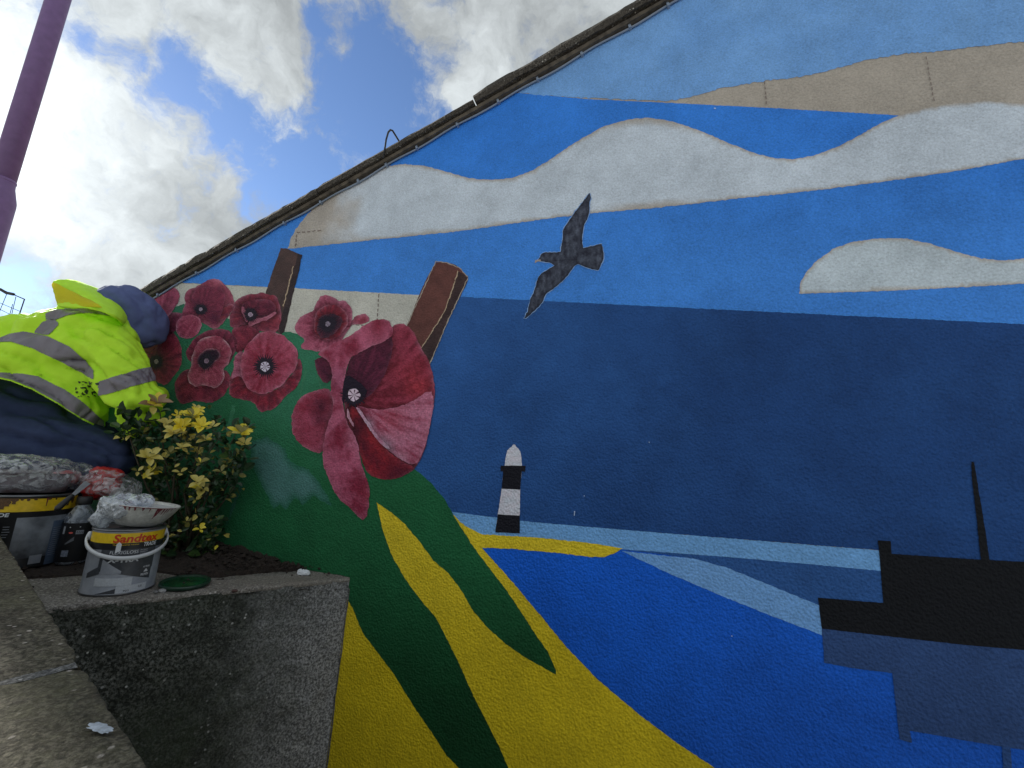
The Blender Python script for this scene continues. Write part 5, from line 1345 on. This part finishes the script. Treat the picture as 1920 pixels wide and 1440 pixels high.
def put_leaf(p, d, size, kind, nrm=None):
    """d: direction the leaf points"""
    global nleaf
    x = d.normalized(); up = nrm or (CAM-p).normalized()*.6+Vector((rnd.uniform(-.7,.7), rnd.uniform(-.7,.7), rnd.uniform(.2,1)))
    z = (up-x*up.dot(x)).normalized(); y = z.cross(x)
    M = Matrix(((x.x,y.x,z.x,0),(x.y,y.y,z.y,0),(x.z,y.z,z.z,0),(0,0,0,1)))
    me = rnd.choice(LM[kind])
    if nleaf < 298:
        o = bpy.data.objects.new('leaf', me); COL.objects.link(o); o.parent = shr
        o.matrix_local = Matrix.Translation(p-sb) @ M @ Matrix.Scale(size, 4)
        nleaf += 1
    else:
        e = extra_mats.setdefault(kind, MB()); W_ = Matrix.Translation(p) @ M @ Matrix.Scale(size, 4)
        e.add([W_ @ v.co for v in me.vertices], [tuple(q.vertices) for q in me.polygons])
def rosette(x, y, z, r_, n, kind, tilt=.5):
    c = at(x, y, z); f = ((CAM-c).normalized()*.75+Vector((0,0,.8))).normalized(); a = f.orthogonal().normalized(); b = f.cross(a)
    ph = rnd.uniform(0, 6)
    for i in range(n):
        t = ph+i*2.4; lift = tilt*(.35+.9*i/n)
        d = (a*math.cos(t)+b*math.sin(t))*(1-.35*i/n)+f*lift
        put_leaf(c+d*.002, d, r_*rnd.uniform(.8,1.15), kind if rnd.random() < .75 else rnd.choice((3,4,2)), f+(a*math.cos(t)+b*math.sin(t))*-.3)
Z1 = 1.44
# showy yellow and cream leaf rosettes
for (x, y, r_, n, k) in [(342,800,.034,8,3), (362,780,.032,8,3), (378,800,.034,8,3), (352,822,.032,8,4), (326,812,.034,7,4), (385,825,.030,7,4), (372,770,.022,5,3), (334,778,.026,5,3), (312,796,.028,5,4), (398,800,.024,5,4), (340,840,.026,6,4), (366,846,.026,6,4),
                         (452,812,.038,9,3), (458,832,.028,6,4), (279,858,.040,8,4), (281,886,.036,7,3), (274,893,.022,4,4), (371,905,.030,5,4), (378,918,.032,6,4), (366,938,.024,4,4), (338,886,.026,4,4), (376,868,.022,5,2), (415,885,.024,4,2), (425,870,.022,4,2), (318,850,.026,5,2), (375,992,.022,4,3), (402,1032,.02,3,1), (350,978,.02,3,2), (258,884,.026,3,4)]:
    rosette(x, y, Z1+rnd.uniform(-.05,.03), r_*rnd.uniform(.85,1.05), n, k)
rosette(296, 755, 1.42, .040, 8, 5); rosette(286, 762, 1.42, .034, 5, 5)
# stems from the root through the crown
tips = [(342,800), (378,805), (452,830), (430,850), (280,870), (240,800), (225,778), (300,765), (415,880), (440,905), (372,910), (330,860), (270,830), (400,950), (310,930), (345,1000), (390,1010), (296,820), (445,800), (410,815), (310,985)]
root = sb+Vector((0,0,-.01))
for i, (x, y) in enumerate(tips):
    e_ = at(x, y+8, Z1+rnd.uniform(-.02,.10)); mid = root.lerp(e_, .5)+Vector((rnd.uniform(-.03,.03), rnd.uniform(-.03,.03), .02)); q1 = root+Vector((rnd.uniform(-.05,.05), rnd.uniform(-.02,.05), 0))
    pts = [q1, q1.lerp(mid, .5)+Vector((0,0,.02)), mid, mid.lerp(e_, .5)+Vector((rnd.uniform(-.012,.012),0,.01)), e_]
    MB().tube(pts, [.0045,.004,.0032,.0024,.0012], 6).build('stem', M_STEM, shr, smooth=True)
    # leaves in pairs along the stem
    for j in range(7):
        t = .25+.75*j/6; k = min(3, int(t*4)); p = pts[k].lerp(pts[k+1], t*4-k); ax0 = (pts[k+1]-pts[k]).normalized()
        for sg in (-1, 1):
            d = ax0*.5+Vector((rnd.uniform(-1,1), rnd.uniform(-1,1), rnd.uniform(-.3,.7)))
            put_leaf(p, d, rnd.uniform(.022,.038), 0 if rnd.random() < .72 else 1)
# mass of small leaves filling the crown
lobes = [((340,850),(62,62),.09), ((390,860),(60,55),.08), ((440,850),(30,45),.05), ((290,850),(35,55),.07), ((250,800),(38,30),.05), ((345,930),(66,62),.09), ((340,1000),(66,50),.08), ((395,1000),(28,40),.05), ((300,1010),(30,42),.06), ((420,905),(40,34),.06), ((365,800),(55,38),.07), ((385,1040),(40,16),.05)]
for i in range(1500):
    (c, r2, dz) = rnd.choice(lobes); a = rnd.uniform(0, 2*math.pi); q = rnd.random()**.5
    x = c[0]+r2[0]*q*math.cos(a); y = c[1]+r2[1]*q*math.sin(a)
    if mn.noise(Vector((x*.035, y*.035, 4))) < -.12: continue
    p = at(x, y, Z1+.05+rnd.uniform(-dz, dz)*.9); 
    if (p-W0).dot(WN) < .012: continue
    d = Vector((rnd.uniform(-1,1), rnd.uniform(-1,1), rnd.uniform(-.6,.9)))
    k = rnd.random(); put_leaf(p, d, rnd.uniform(.016,.030), 0 if k < .72 else (1 if k < .87 else (2 if k < .95 else 4)))
for (x, y) in [(222,780), (236,770), (245,795), (228,800), (255,785), (262,805), (240,812), (270,790), (462,862), (468,845), (455,880), (440,800), (462,800), (470,815), (350,1035), (310,1035)]:
    for q in range(3):
        p = at(x+rnd.uniform(-4,4), y+rnd.uniform(-4,4), Z1-.01); put_leaf(p, Vector((rnd.uniform(-1,1), rnd.uniform(-.5,.5), rnd.uniform(-.2,1))), rnd.uniform(.03,.042), 0 if rnd.random() < .8 else 1)
for k, e in extra_mats.items():
    o = e.build('leaf_mass', ML[k], shr); o['kind'] = 'stuff'
tag(shr, 'leafy evergreen shrub with yellow and cream variegated leaves growing in the planter', 'shrub')
